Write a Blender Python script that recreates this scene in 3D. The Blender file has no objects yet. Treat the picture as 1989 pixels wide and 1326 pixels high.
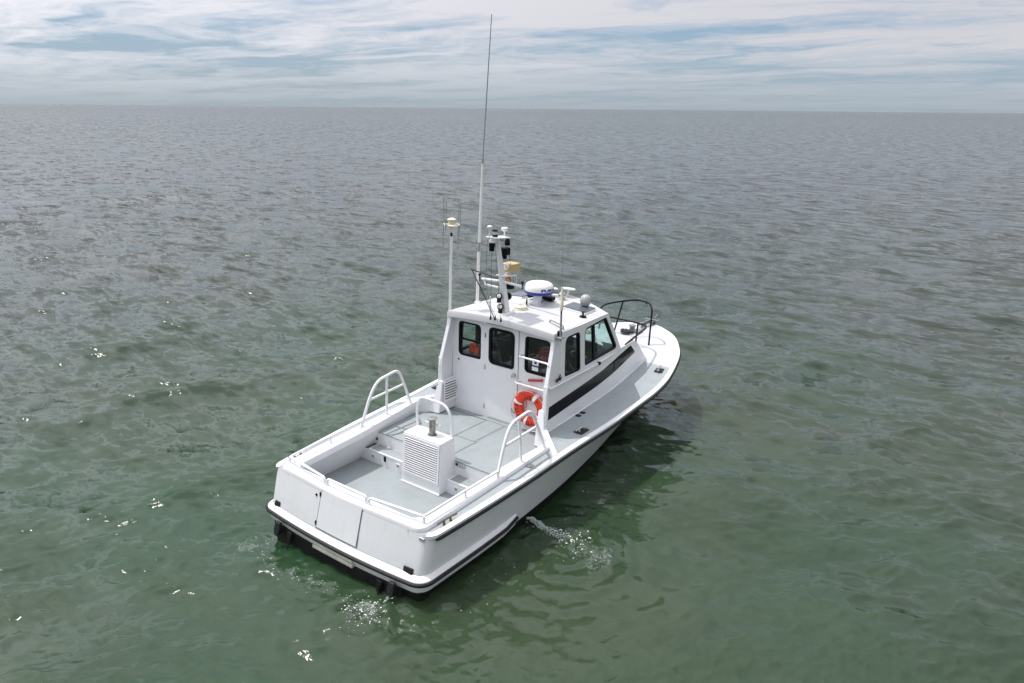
import bpy, bmesh, math, random
import numpy as np
from mathutils import Vector, Matrix

random.seed(4)
rng = np.random.default_rng(11)
SC = bpy.context.scene
COL = SC.collection

# ------------------------------------------------------------------ camera
cd = bpy.data.cameras.new('camera')
cam = bpy.data.objects.new('camera', cd)
COL.objects.link(cam)
CAMP = Vector((-5.61869, -6.866835, 5.923757))
right = Vector((0.590574, -0.806935, 0.008866))
up = Vector((0.238891, 0.185311, 0.9532))
fwd = Vector((0.770813, 0.560818, -0.302209))
R3 = Matrix((right, up, -fwd)).transposed()
cam.matrix_world = Matrix.Translation(CAMP) @ R3.to_4x4()
cd.sensor_width = 36.0
cd.lens = 36.0 * 1428.0 / 1989.0
cd.clip_start = 0.1
cd.clip_end = 90000.0
SC.camera = cam

# ------------------------------------------------------------------ world / sky
SUN_DIR = Vector((-0.08, 0.45, 1.0)).normalized()
SUN_EL = math.asin(SUN_DIR.z)
SUN_ROT = math.atan2(SUN_DIR.x, SUN_DIR.y)
W = bpy.data.worlds.new('World')
SC.world = W
W.use_nodes = True
nt = W.node_tree
nt.nodes.clear()


def N(tree, typ, **kw):
    n = tree.nodes.new(typ)
    for k, v in kw.items():
        setattr(n, k, v)
    return n


def math_node(tree, op, a, b=None, clamp=False):
    n = tree.nodes.new('ShaderNodeMath')
    n.operation = op
    n.use_clamp = clamp
    for i, v in enumerate((a, b)):
        if v is None:
            continue
        if isinstance(v, (int, float)):
            n.inputs[i].default_value = v
        else:
            tree.links.new(v, n.inputs[i])
    return n.outputs[0]


def ramp(tree, fac, stops):
    n = tree.nodes.new('ShaderNodeValToRGB')
    el = n.color_ramp.elements
    while len(el) < len(stops):
        el.new(0.5)
    for e, (p, c) in zip(el, stops):
        e.position = p
        e.color = c if isinstance(c, tuple) else (c, c, c, 1)
    tree.links.new(fac, n.inputs[0])
    return n.outputs[0]


sky = N(nt, 'ShaderNodeTexSky', sky_type='NISHITA', sun_disc=False)
sky.sun_elevation = SUN_EL
sky.sun_rotation = SUN_ROT
sky.air_density = 1.0
sky.dust_density = 1.6
sky.ozone_density = 1.6
tc = N(nt, 'ShaderNodeTexCoord')
sx = N(nt, 'ShaderNodeSeparateXYZ')
nt.links.new(tc.outputs['Generated'], sx.inputs[0])
zz = math_node(nt, 'MAXIMUM', sx.outputs[2], 0.0)
den = math_node(nt, 'ADD', zz, 0.055)
px = math_node(nt, 'DIVIDE', sx.outputs[0], den)
py = math_node(nt, 'DIVIDE', sx.outputs[1], den)
cb = N(nt, 'ShaderNodeCombineXYZ')
nt.links.new(px, cb.inputs[0])
nt.links.new(py, cb.inputs[1])
mp = N(nt, 'ShaderNodeMapping')
mp.inputs['Rotation'].default_value = (0, 0, math.radians(-62))
mp.inputs['Scale'].default_value = (0.80, 0.30, 1)
mp.inputs['Location'].default_value = (3.1, 1.7, 0)
nt.links.new(cb.outputs[0], mp.inputs[0])
wn = N(nt, 'ShaderNodeTexNoise')
wn.inputs['Scale'].default_value = 0.55
wn.inputs['Detail'].default_value = 3
nt.links.new(cb.outputs[0], wn.inputs['Vector'])
wsub = N(nt, 'ShaderNodeVectorMath', operation='SUBTRACT')
nt.links.new(wn.outputs['Color'], wsub.inputs[0])
wsub.inputs[1].default_value = (0.5, 0.5, 0.5)
wsc = N(nt, 'ShaderNodeVectorMath', operation='SCALE')
nt.links.new(wsub.outputs[0], wsc.inputs[0])
wsc.inputs['Scale'].default_value = 1.6
wadd = N(nt, 'ShaderNodeVectorMath', operation='ADD')
nt.links.new(mp.outputs[0], wadd.inputs[0])
nt.links.new(wsc.outputs[0], wadd.inputs[1])
n1 = N(nt, 'ShaderNodeTexNoise')
n1.inputs['Scale'].default_value = 1.0
n1.inputs['Detail'].default_value = 9
n1.inputs['Roughness'].default_value = 0.66
nt.links.new(wadd.outputs[0], n1.inputs['Vector'])
n2 = N(nt, 'ShaderNodeTexNoise')
n2.inputs['Scale'].default_value = 0.22
n2.inputs['Detail'].default_value = 2
nt.links.new(cb.outputs[0], n2.inputs['Vector'])
dens = math_node(nt, 'ADD', n1.outputs[0], math_node(nt, 'MULTIPLY', math_node(nt, 'SUBTRACT', n2.outputs[0], 0.5), 0.55))
dens = math_node(nt, 'ADD', dens, ramp(nt, zz, [(0.10, 0.0), (0.30, 0.085)]))
mask = ramp(nt, dens, [(0.36, 0.0), (0.46, 0.5), (0.58, 0.96)])
# thin cloud fades into the haze band above the horizon
hz = ramp(nt, zz, [(0.0, 0.10), (0.030, 0.45), (0.065, 1.0)])
mask = math_node(nt, 'MULTIPLY', mask, hz)
cloudcol = N(nt, 'ShaderNodeRGB')
cloudcol.outputs[0].default_value = (7.3, 7.3, 7.75, 1)
# milky air: a constant bluish veil over the clear sky
veil = N(nt, 'ShaderNodeMix', data_type='RGBA')
veil.inputs['Factor'].default_value = 0.72
vcol = ramp(nt, zz, [(0.0, (4.35, 5.3, 6.2, 1)), (0.07, (3.4, 4.9, 6.5, 1)), (0.14, (2.6, 4.3, 6.6, 1)), (1.0, (2.6, 4.2, 6.6, 1))])
nt.links.new(vcol, veil.inputs[7])
nt.links.new(sky.outputs[0], veil.inputs[6])
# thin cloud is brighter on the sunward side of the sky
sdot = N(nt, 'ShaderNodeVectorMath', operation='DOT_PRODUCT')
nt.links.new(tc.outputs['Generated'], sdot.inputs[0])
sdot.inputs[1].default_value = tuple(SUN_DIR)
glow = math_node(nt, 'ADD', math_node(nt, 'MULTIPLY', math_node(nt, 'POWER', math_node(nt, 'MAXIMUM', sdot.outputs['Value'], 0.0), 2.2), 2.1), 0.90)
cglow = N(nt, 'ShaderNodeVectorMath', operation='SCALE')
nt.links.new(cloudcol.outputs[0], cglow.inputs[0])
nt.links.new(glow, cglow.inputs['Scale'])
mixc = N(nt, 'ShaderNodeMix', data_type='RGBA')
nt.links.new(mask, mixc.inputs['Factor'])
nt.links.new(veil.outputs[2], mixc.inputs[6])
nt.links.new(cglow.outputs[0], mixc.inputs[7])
bg = N(nt, 'ShaderNodeBackground')
bg.inputs['Strength'].default_value = 0.1
nt.links.new(mixc.outputs[2], bg.inputs[0])
wo = N(nt, 'ShaderNodeOutputWorld')
nt.links.new(bg.outputs[0], wo.inputs[0])

# ------------------------------------------------------------------ sun
sd = bpy.data.lights.new('sun', 'SUN')
sd.energy = 3.3
sd.angle = math.radians(0.53)
sd.color = (1.0, 0.965, 0.91)
sun = bpy.data.objects.new('sun', sd)
sun.rotation_euler = (-SUN_DIR).to_track_quat('-Z', 'Y').to_euler()
sun.location = (0, 0, 40)
COL.objects.link(sun)

SC.view_settings.view_transform = 'Standard'
SC.view_settings.look = 'None'
SC.view_settings.gamma = 1.0
SC.view_settings.exposure = 0.0
SC.view_settings.use_curve_mapping = False
SC.cycles.max_bounces = 10
SC.cycles.transparent_max_bounces = 12
SC.cycles.sample_clamp_direct = 3.0
SC.cycles.sample_clamp_indirect = 6.0
SC.cycles.caustics_reflective = False
SC.cycles.caustics_refractive = False


# ------------------------------------------------------------------ materials
def base_mat(name, col, rough=0.5, metal=0.0, spec=0.5, noise=0.0, nscale=6.0, bump=0.0, bscale=120.0, coat=0.0, tint=None, streak=None):
    m = bpy.data.materials.new(name)
    m.use_nodes = True
    t = m.node_tree
    p = t.nodes['Principled BSDF']
    p.inputs['Base Color'].default_value = (*col, 1)
    p.inputs['Roughness'].default_value = rough
    p.inputs['Metallic'].default_value = metal
    p.inputs['Specular IOR Level'].default_value = spec
    p.inputs['Coat Weight'].default_value = coat
    p.inputs['Coat Roughness'].default_value = 0.12
    tcn = N(t, 'ShaderNodeTexCoord')
    if noise > 0:
        a = N(t, 'ShaderNodeTexNoise')
        a.inputs['Scale'].default_value = nscale
        a.inputs['Detail'].default_value = 6
        a.inputs['Roughness'].default_value = 0.62
        t.links.new(tcn.outputs['Object'], a.inputs['Vector'])
        r = ramp(t, a.outputs[0], [(0.35, (0, 0, 0, 1)), (0.72, (1, 1, 1, 1))])
        mx = N(t, 'ShaderNodeMix', data_type='RGBA')
        d = tint if tint else tuple(c * (1 - noise) for c in col)
        mx.inputs[6].default_value = (*col, 1)
        mx.inputs[7].default_value = (*d, 1)
        t.links.new(math_node(t, 'MULTIPLY', r, 1.0 if not tint else noise), mx.inputs['Factor'])
        outc = mx.outputs[2]
        if streak:
            # wear with a shape of its own: run marks (stretched) or scuffs, where the stretched noise peaks
            amt, scl_, scol, lo = streak
            ms = N(t, 'ShaderNodeMapping')
            ms.inputs['Scale'].default_value = scl_
            t.links.new(tcn.outputs['Object'], ms.inputs[0])
            sn = N(t, 'ShaderNodeTexNoise')
            sn.inputs['Scale'].default_value = 1.0
            sn.inputs['Detail'].default_value = 5
            sn.inputs['Roughness'].default_value = 0.65
            t.links.new(ms.outputs[0], sn.inputs['Vector'])
            sr = ramp(t, sn.outputs[0], [(lo, 0.0), (lo + 0.22, 1.0)])
            m2 = N(t, 'ShaderNodeMix', data_type='RGBA')
            t.links.new(math_node(t, 'MULTIPLY', sr, amt), m2.inputs['Factor'])
            t.links.new(outc, m2.inputs[6])
            m2.inputs[7].default_value = (*scol, 1)
            outc = m2.outputs[2]
        t.links.new(outc, p.inputs['Base Color'])
        rr = math_node(t, 'ADD', math_node(t, 'MULTIPLY', a.outputs[0], 0.16), rough - 0.08)
        t.links.new(rr, p.inputs['Roughness'])
    if bump > 0:
        b = N(t, 'ShaderNodeTexNoise')
        b.inputs['Scale'].default_value = bscale
        b.inputs['Detail'].default_value = 3
        t.links.new(tcn.outputs['Object'], b.inputs['Vector'])
        bn = N(t, 'ShaderNodeBump')
        bn.inputs['Strength'].default_value = bump
        bn.inputs['Distance'].default_value = 0.004
        t.links.new(b.outputs[0], bn.inputs['Height'])
        t.links.new(bn.outputs[0], p.inputs['Normal'])
    return m


M = {}
M['white'] = base_mat('white_gelcoat', (0.80, 0.80, 0.82), 0.36, noise=0.35, nscale=2.4, tint=(0.66, 0.66, 0.66), coat=0.1, streak=(0.16, (9, 9, 1.6), (0.56, 0.54, 0.49), 0.54))
M['roofwhite'] = base_mat('roof_paint', (0.53, 0.535, 0.55), 0.5, noise=0.5, nscale=2.2, tint=(0.45, 0.45, 0.45))
M['hullwhite'] = base_mat('hull_gelcoat', (0.74, 0.745, 0.765), 0.34, noise=0.4, nscale=1.7, tint=(0.61, 0.61, 0.61), coat=0.12, streak=(0.16, (13, 13, 1.3), (0.50, 0.47, 0.40), 0.52))
M['bootwhite'] = base_mat('stained_boot_white', (0.66, 0.65, 0.58), 0.45, noise=0.8, nscale=3.0, tint=(0.42, 0.39, 0.28))
M['deckgrey'] = base_mat('nonskid_grey', (0.31, 0.345, 0.365), 0.72, noise=0.55, nscale=3.5, tint=(0.26, 0.29, 0.29), streak=(0.4, (2.0, 6.0, 3.0), (0.22, 0.23, 0.21), 0.54), bump=0.35, bscale=420)
M['foredeck'] = base_mat('pale_nonskid', (0.50, 0.51, 0.53), 0.62, noise=0.5, nscale=2.6, tint=(0.44, 0.45, 0.46), bump=0.3, bscale=420)
M['sole'] = base_mat('worn_sole_grey', (0.29, 0.325, 0.345), 0.7, noise=0.7, nscale=2.6, tint=(0.235, 0.26, 0.25), streak=(0.5, (2.2, 7.0, 3.0), (0.20, 0.21, 0.185), 0.54), bump=0.3, bscale=380)
M['seam'] = base_mat('seam_dark', (0.12, 0.12, 0.125), 0.8)
M['black'] = base_mat('black_rubber', (0.012, 0.012, 0.014), 0.5, spec=0.25, noise=0.4, nscale=14, tint=(0.035, 0.035, 0.035))
M['blackpaint'] = base_mat('black_paint', (0.006, 0.006, 0.008), 0.4, spec=0.14)
M['stripe'] = base_mat('black_acrylic', (0.003, 0.0035, 0.007), 0.12, spec=0.10)
M['antifoul'] = base_mat('black_antifoul', (0.007, 0.007, 0.008), 0.6, spec=0.2, noise=0.6, nscale=9, tint=(0.03, 0.028, 0.022))
M['steel'] = base_mat('stainless', (0.62, 0.62, 0.62), 0.22, metal=1.0, noise=0.3, nscale=20, tint=(0.35, 0.33, 0.30))
M['bittsteel'] = base_mat('weathered_steel', (0.36, 0.35, 0.33), 0.38, metal=0.9, noise=0.9, nscale=16, tint=(0.10, 0.10, 0.09))
M['bronze'] = base_mat('dark_bronze', (0.20, 0.16, 0.10), 0.35, metal=0.9, noise=0.5, nscale=20, tint=(0.08, 0.07, 0.05))
M['grey'] = base_mat('grey_paint', (0.30, 0.31, 0.32), 0.5, noise=0.3, nscale=8, tint=(0.22, 0.22, 0.22))
M['vent'] = base_mat('vent_void', (0.025, 0.028, 0.035), 0.8, spec=0.1)
M['hatch'] = base_mat('smoked_acrylic', (0.10, 0.115, 0.135), 0.12)
M['cream'] = base_mat('cream_plastic', (0.74, 0.70, 0.58), 0.5, noise=0.5, nscale=20, tint=(0.55, 0.46, 0.30))
M['tan'] = base_mat('tan_box', (0.55, 0.43, 0.22), 0.6, noise=0.5, nscale=30, tint=(0.40, 0.29, 0.13))
M['domewhite'] = base_mat('radome_white', (0.80, 0.80, 0.79), 0.3, coat=0.2)
M['blue'] = base_mat('radome_blue', (0.012, 0.03, 0.30), 0.35)
M['navy'] = base_mat('navy_print', (0.01, 0.025, 0.16), 0.4)
M['orange'] = base_mat('ring_orange', (0.80, 0.050, 0.012), 0.5, noise=0.5, nscale=5, tint=(0.62, 0.035, 0.01))
M['jacket'] = base_mat('jacket_orange', (0.85, 0.08, 0.02), 0.7)
M['redtube'] = base_mat('red_tube', (0.48, 0.02, 0.018), 0.35)
M['redcloth'] = base_mat('red_cloth', (0.42, 0.05, 0.05), 0.85, noise=0.4, nscale=9, tint=(0.25, 0.03, 0.03))
M['lettering'] = base_mat('black_print', (0.02, 0.012, 0.01), 0.6)
M['amber'] = base_mat('amber_lens', (0.75, 0.30, 0.02), 0.15, spec=0.7)
M['lens'] = base_mat('clear_lens', (0.55, 0.56, 0.57), 0.1, spec=0.8)
M['ventdome'] = base_mat('grey_dome', (0.42, 0.43, 0.44), 0.15, noise=0.6, nscale=25, tint=(0.25, 0.25, 0.26), spec=0.7)
M['interior'] = base_mat('shade_lining', (0.07, 0.072, 0.075), 0.7, noise=0.3, nscale=4)  # dark colour stands in for the shade inside the cabin
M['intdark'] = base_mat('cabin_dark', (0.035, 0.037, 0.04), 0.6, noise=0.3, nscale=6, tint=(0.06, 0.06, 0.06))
M['casegrey'] = base_mat('storage_grey', (0.14, 0.145, 0.155), 0.5)
M['paper'] = base_mat('paper_white', (0.78, 0.80, 0.82), 0.6)
M['ropemat'] = base_mat('rope_white', (0.62, 0.60, 0.55), 0.9, noise=0.6, nscale=60, tint=(0.35, 0.33, 0.30))
M['galv'] = base_mat('galvanised', (0.33, 0.34, 0.34), 0.5, metal=0.7, noise=0.6, nscale=22, tint=(0.14, 0.14, 0.13))
M['wire'] = base_mat('rigging_wire', (0.10, 0.10, 0.10), 0.4, metal=0.6)


def glass_mat(tint=(0.80, 0.87, 0.85, 1)):
    m = bpy.data.materials.new('window_glass')
    m.use_nodes = True
    t = m.node_tree
    t.nodes.clear()
    o = N(t, 'ShaderNodeOutputMaterial')
    tr = N(t, 'ShaderNodeBsdfTransparent')
    tr.inputs[0].default_value = tint
    gl = N(t, 'ShaderNodeBsdfGlossy')
    gl.inputs['Roughness'].default_value = 0.02
    gl.inputs['Color'].default_value = (0.9, 0.95, 0.95, 1)
    fr = N(t, 'ShaderNodeFresnel')
    ge = N(t, 'ShaderNodeNewGeometry')
    t.links.new(math_node(t, 'ADD', math_node(t, 'MULTIPLY', ge.outputs['Backfacing'], 1 / 1.5 - 1.5), 1.5), fr.inputs[0])
    mx = N(t, 'ShaderNodeMixShader')
    t.links.new(fr.outputs[0], mx.inputs[0])
    t.links.new(tr.outputs[0], mx.inputs[1])
    t.links.new(gl.outputs[0], mx.inputs[2])
    t.links.new(mx.outputs[0], o.inputs[0])
    return m


M['glass'] = glass_mat()
M['screen'] = glass_mat((0.46, 0.62, 0.60, 1))


# ------------------------------------------------------------------ mesh helpers (boat frame: x forward, y to port, z up)
class MB:
    def __init__(self):
        self.v = []
        self.f = []

    def add(self, vs, fs):
        o = len(self.v)
        self.v += [tuple(float(c) for c in p) for p in vs]
        self.f += [tuple(i + o for i in q) for q in fs]
        return self

    def box(self, x0, x1, y0, y1, z0, z1):
        vs = [(x, y, z) for x in (x0, x1) for y in (y0, y1) for z in (z0, z1)]
        return self.add(vs, [(0, 1, 3, 2), (4, 6, 7, 5), (0, 4, 5, 1), (2, 3, 7, 6), (0, 2, 6, 4), (1, 5, 7, 3)])

    def hexa(self, bottom, top):
        """4 bottom corners and 4 top corners, same winding"""
        n = len(bottom)
        vs = list(bottom) + list(top)
        fs = [tuple(reversed(range(n))), tuple(range(n, 2 * n))]
        for i in range(n):
            j = (i + 1) % n
            fs.append((i, j, j + n, i + n))
        return self.add(vs, fs)

    def tube(self, pts, r, seg=8, closed=False, radii=None, caps=True):
        P = [Vector(p) for p in pts]
        n = len(P)
        rings = []
        prev = None
        for i in range(n):
            if closed:
                d = (P[(i + 1) % n] - P[i - 1])
            else:
                d = P[min(i + 1, n - 1)] - P[max(i - 1, 0)]
            d.normalize()
            if prev is None:
                a = Vector((0, 0, 1)) if abs(d.z) < 0.9 else Vector((1, 0, 0))
                u = d.cross(a).normalized()
            else:
                u = (prev - d * prev.dot(d)).normalized()
            prev = u
            w = d.cross(u)
            rr = radii[i] if radii else r
            rings.append([P[i] + (u * math.cos(2 * math.pi * k / seg) + w * math.sin(2 * math.pi * k / seg)) * rr for k in range(seg)])
        vs = [p for rg in rings for p in rg]
        fs = []
        m = n if closed else n - 1
        for i in range(m):
            a, b = i * seg, ((i + 1) % n) * seg
            for k in range(seg):
                k2 = (k + 1) % seg
                fs.append((a + k, a + k2, b + k2, b + k))
        if caps and not closed:
            fs.append(tuple(reversed(range(seg))))
            fs.append(tuple((n - 1) * seg + k for k in range(seg)))
        return self.add(vs, fs)

    def lathe(self, c, prof, seg=24, axis=(0, 0, 1)):
        ax = Vector(axis).normalized()
        a = Vector((1, 0, 0)) if abs(ax.x) < 0.9 else Vector((0, 1, 0))
        u = ax.cross(a).normalized()
        w = ax.cross(u)
        c = Vector(c)
        vs = []
        for r, h in prof:
            for k in range(seg):
                t = 2 * math.pi * k / seg
                vs.append(c + ax * h + (u * math.cos(t) + w * math.sin(t)) * r)
        fs = []
        for i in range(len(prof) - 1):
            for k in range(seg):
                k2 = (k + 1) % seg
                fs.append((i * seg + k, i * seg + k2, (i + 1) * seg + k2, (i + 1) * seg + k))
        fs.append(tuple(reversed(range(seg))))
        fs.append(tuple((len(prof) - 1) * seg + k for k in range(seg)))
        return self.add(vs, fs)

    def grid(self, rows):
        n = len(rows[0])
        vs = [p for r in rows for p in r]
        fs = [(i * n + k, i * n + k + 1, (i + 1) * n + k + 1, (i + 1) * n + k) for i in range(len(rows) - 1) for k in range(n - 1)]
        return self.add(vs, fs)

    def build(self, name, mat, parent=None, smooth=35, bevel=0.0, solid=0.0, recalc=True, mirror=False):
        me = bpy.data.meshes.new(name)
        me.from_pydata(self.v, [], self.f)
        bm = bmesh.new()
        bm.from_mesh(me)
        bmesh.ops.remove_doubles(bm, verts=bm.verts, dist=1e-5)
        if recalc:
            bmesh.ops.recalc_face_normals(bm, faces=bm.faces)
        bm.to_mesh(me)
        bm.free()
        me.materials.append(mat)
        if smooth:
            me.polygons.foreach_set('use_smooth', [True] * len(me.polygons))
            me.set_sharp_from_angle(angle=math.radians(smooth))
        o = bpy.data.objects.new(name, me)
        COL.objects.link(o)
        if parent is not None:
            o.parent = parent
        if solid:
            s = o.modifiers.new('solid', 'SOLIDIFY')
            s.thickness = solid
            s.offset = 0
        if bevel:
            b = o.modifiers.new('bevel', 'BEVEL')
            b.width = bevel
            b.segments = 3
            b.limit_method = 'ANGLE'
            b.angle_limit = math.radians(35)
            b.harden_normals = True
        return o


def fillet(pts, r, n=5, closed=False):
    P = [Vector(p) for p in pts]
    out = []
    m = len(P)
    for i in range(m):
        if not closed and i in (0, m - 1):
            out.append(P[i])
            continue
        a, b, c = P[i - 1], P[i], P[(i + 1) % m]
        d1, d2 = (a - b), (c - b)
        l = min(r[i] if isinstance(r, (list, tuple)) else r, d1.length * 0.48, d2.length * 0.48)
        s, e = b + d1.normalized() * l, b + d2.normalized() * l
        for k in range(n + 1):
            t = k / n
            out.append(s * (1 - t) ** 2 + b * 2 * t * (1 - t) + e * t * t)
    return out


def interp(tab):
    xs = [a for a, _ in tab]
    ys = [b for _, b in tab]

    def f(x):
        return float(np.interp(x, xs, ys))
    return f


def pchip(tab):
    """monotone smooth curve through a table"""
    xs = np.array([a for a, _ in tab], float)
    ys = np.array([b for _, b in tab], float)
    h = np.diff(xs)
    d = np.diff(ys) / h
    m = np.zeros(len(xs))
    m[0], m[-1] = d[0], d[-1]
    for i in range(1, len(xs) - 1):
        if d[i - 1] * d[i] > 0:
            w1, w2 = 2 * h[i] + h[i - 1], h[i] + 2 * h[i - 1]
            m[i] = (w1 + w2) / (w1 / d[i - 1] + w2 / d[i])

    def f(x):
        x = min(max(x, xs[0]), xs[-1])
        i = min(max(int(np.searchsorted(xs, x)) - 1, 0), len(xs) - 2)
        t = (x - xs[i]) / h[i]
        return float((1 + 2 * t) * (1 - t) ** 2 * ys[i] + t * (1 - t) ** 2 * h[i] * m[i] + t * t * (3 - 2 * t) * ys[i + 1] + t * t * (t - 1) * h[i] * m[i + 1])
    return f


def panel(name, outer, holes, mapf, mat, parent, thick=0.0, smooth=35):
    """flat 2-D polygon with holes, mapped to 3-D and given thickness"""
    bm = bmesh.new()
    for loop in [outer] + holes:
        vs = [bm.verts.new((p[0], p[1], 0)) for p in loop]
        for i in range(len(vs)):
            bm.edges.new((vs[i], vs[(i + 1) % len(vs)]))
    bmesh.ops.triangle_fill(bm, use_beauty=True, use_dissolve=False, edges=bm.edges[:])
    for v in bm.verts:
        v.co = Vector(mapf(v.co.x, v.co.y))
    bmesh.ops.recalc_face_normals(bm, faces=bm.faces)
    me = bpy.data.meshes.new(name)
    bm.to_mesh(me)
    bm.free()
    me.materials.append(mat)
    o = bpy.data.objects.new(name, me)
    COL.objects.link(o)
    o.parent = parent
    if thick:
        s = o.modifiers.new('solid', 'SOLIDIFY')
        s.thickness = thick
        s.offset = 0
    return o


def round_poly(pts, r, n=5):
    return [(p.x, p.y) for p in fillet([(a, b, 0) for a, b in pts], r, n, closed=True)]


def inset(poly, d):
    """shrink a convex 2-D loop"""
    c = np.array(poly)
    n = len(c)
    area = 0.5 * sum(c[i][0] * c[(i + 1) % n][1] - c[(i + 1) % n][0] * c[i][1] for i in range(n))
    sg = 1 if area > 0 else -1
    out = []
    for i in range(n):
        e1 = c[i] - c[i - 1]
        e2 = c[(i + 1) % n] - c[i]
        n1 = np.array([-e1[1], e1[0]]) / (np.linalg.norm(e1) + 1e-9) * sg
        n2 = np.array([-e2[1], e2[0]]) / (np.linalg.norm(e2) + 1e-9) * sg
        b = n1 + n2
        b /= (np.linalg.norm(b) + 1e-9)
        out.append(tuple(c[i] + b * d / max(0.3, float(b @ n1))))
    return out


def window(outer, mapf, nrm, parent, frame_w=0.035, name='window', proud=0.010, depth=0.045, bars=()):
    """black rubber-framed window: frame ring with depth, pane as its child"""
    inner = inset(outer, frame_w)
    nrm = Vector(nrm).normalized()
    m = MB()
    n = len(outer)
    F = [Vector(mapf(*p)) + nrm * proud for p in inset(outer, -0.012)]
    Fi = [Vector(mapf(*p)) + nrm * proud for p in inner]
    B = [Vector(mapf(*p)) - nrm * depth for p in inset(outer, -0.012)]
    Bi = [Vector(mapf(*p)) - nrm * depth for p in inner]
    vs = F + Fi + B + Bi
    fs = []
    for i in range(n):
        j = (i + 1) % n
        fs += [(i, j, n + j, n + i), (n + i, n + j, 3 * n + j, 3 * n + i), (i, 2 * n + i, 2 * n + j, j), (2 * n + i, 3 * n + i, 3 * n + j, 2 * n + j)]
    m.add(vs, fs)
    for (a, b, w) in bars:
        A, Bp = Vector((a[0], a[1])), Vector((b[0], b[1]))
        t = (Bp - A).normalized()
        s = Vector((-t.y, t.x)) * w / 2
        q = [A - s, A + s, Bp + s, Bp - s]
        m.hexa([Vector(mapf(p.x, p.y)) - nrm * 0.03 for p in q], [Vector(mapf(p.x, p.y)) + nrm * 0.004 for p in q])
    fr = m.build(name, M['blackpaint'], parent, smooth=40)
    pm = MB()
    pts = inset(outer, frame_w - 0.008)
    a = [Vector(mapf(*p)) - nrm * 0.010 for p in pts]
    pm.add(a, [tuple(range(n))])
    pn = pm.build('pane', M['glass'], fr, smooth=0)
    return fr


# ------------------------------------------------------------------ the boat: boat frame tilted as it sits in the sea
RB = Matrix(((0.999799, 0.000125, 0.020053), (0.000125, 0.999922, -0.01249), (-0.020053, 0.01249, 0.999721)))
MBOAT = Matrix.Translation((0, 0, -0.08)) @ RB.to_4x4()
boat = bpy.data.objects.new('motor_boat', None)
COL.objects.link(boat)
boat.matrix_world = MBOAT
boat['label'] = 'white pilothouse motor boat with open cockpit and black side stripe floating on the sea'
boat['category'] = 'boat'


def tag(o, label, cat, group=None):
    o['label'] = label
    o['category'] = cat
    if group:
        o['group'] = group
    return o


def loose(name, label, cat, group=None):
    e = bpy.data.objects.new(name, None)
    COL.objects.link(e)
    e.matrix_world = MBOAT
    return tag(e, label, cat, group)


# half-breadths
yg = pchip([(-0.2, 1.47), (0.2, 1.515), (0.75, 1.565), (1.3, 1.605), (2.0, 1.645), (3.0, 1.675), (4.35, 1.742), (5.5, 1.745), (6.2, 1.69), (6.65, 1.60), (7.11, 1.48), (7.62, 1.32), (8.165, 1.055), (8.64, 0.735), (8.92, 0.41), (9.06, 0.17), (9.12, 0.0)])
y45 = pchip([(-0.2, 1.49), (1, 1.50), (2, 1.47), (3, 1.42), (4.35, 1.27), (5.5, 1.08), (6.6, 0.87), (7.4, 0.64), (8.165, 0.34), (8.6, 0.10), (8.72, 0.0)])
y0 = pchip([(-0.2, 1.43), (1, 1.41), (2, 1.36), (3, 1.26), (4.35, 1.05), (5.5, 0.80), (6.6, 0.55), (7.4, 0.34), (8.165, 0.10), (8.4, 0.0)])
ym4 = pchip([(-0.2, 1.1), (2, 1.05), (4.35, 0.7), (6.6, 0.25), (7.6, 0.0)])


def zg(x):
    return 1.05 + 0.057 * x


def zboot(x):
    return 0.36 + 0.012 * x


LEV = [('g', yg, 9.12), ('f', None, None), ('k', y45, 8.72), ('b', None, None), ('w', y0, 8.4), ('n', ym4, 7.6)]


def transom_x(z):
    return -0.155 * (1.08 - z) / 0.58 if z > 0.5 else -0.155 + 0.0 * z


def plan(level):
    """half plan curve (y>=0) from the transom centre round the corner to the stem: list of points"""
    def halfy(x):
        if level == 'g':
            return yg(x)
        if level == 'k':
            return y45(x)
        if level == 'w':
            return y0(x)
        if level == 'n':
            return ym4(x)
        if level == 'f':
            f = 0.45
            return yg(x) * f + y45(min(x, 8.72)) * (1 - f) - 0.05 * max(0, min(1, (x - 2) / 4)) * (1 if x < 8 else (8.9 - x) / 0.9)
        if level == 'b':
            t = (zboot(x) - 0.0) / 0.47
            return y45(min(x, 8.72)) * t + y0(min(x, 8.4)) * (1 - t)
    xe = {'g': 9.12, 'f': 8.90, 'k': 8.72, 'b': 8.64, 'w': 8.4, 'n': 7.6}[level]

    def zz_(x):
        if level == 'g':
            return zg(x)
        if level == 'f':
            return 0.47 + (zg(x) - 0.47) * 0.5
        if level == 'k':
            return 0.47
        if level == 'b':
            return zboot(x)
        return 0.0 if level == 'w' else -0.4
    zt = zz_(0)
    xt = transom_x(zt)
    yc = halfy(max(xt, -0.2))
    pts = []
    r = 0.13
    nT, nA, nS = 8, 7, 44
    bow_ = lambda y: xt + 0.085 * (y / 1.5) ** 2
    for k in range(nT):
        y = (yc - r) * k / (nT - 1)
        pts.append((bow_(y), y))
    p0 = Vector((bow_(yc - r), yc - r))
    p1 = Vector((bow_(yc), halfy(max(bow_(yc), -0.2))))
    p2x = bow_(yc) + r
    p2 = Vector((p2x, halfy(p2x)))
    for k in range(1, nA + 1):
        t = k / nA
        q = p0 * (1 - t) ** 2 + p1 * 2 * t * (1 - t) + p2 * t * t
        pts.append((q.x, q.y))
    for k in range(1, nS + 1):
        t = k / nS
        t = 1 - (1 - t) ** 1.6
        x = p2x + (xe - p2x) * t
        y = halfy(x) if k < nS else 0.0
        pts.append((x, max(y, 0.0)))
    return [(x, y, zz_(x)) for x, y in pts]


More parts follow.
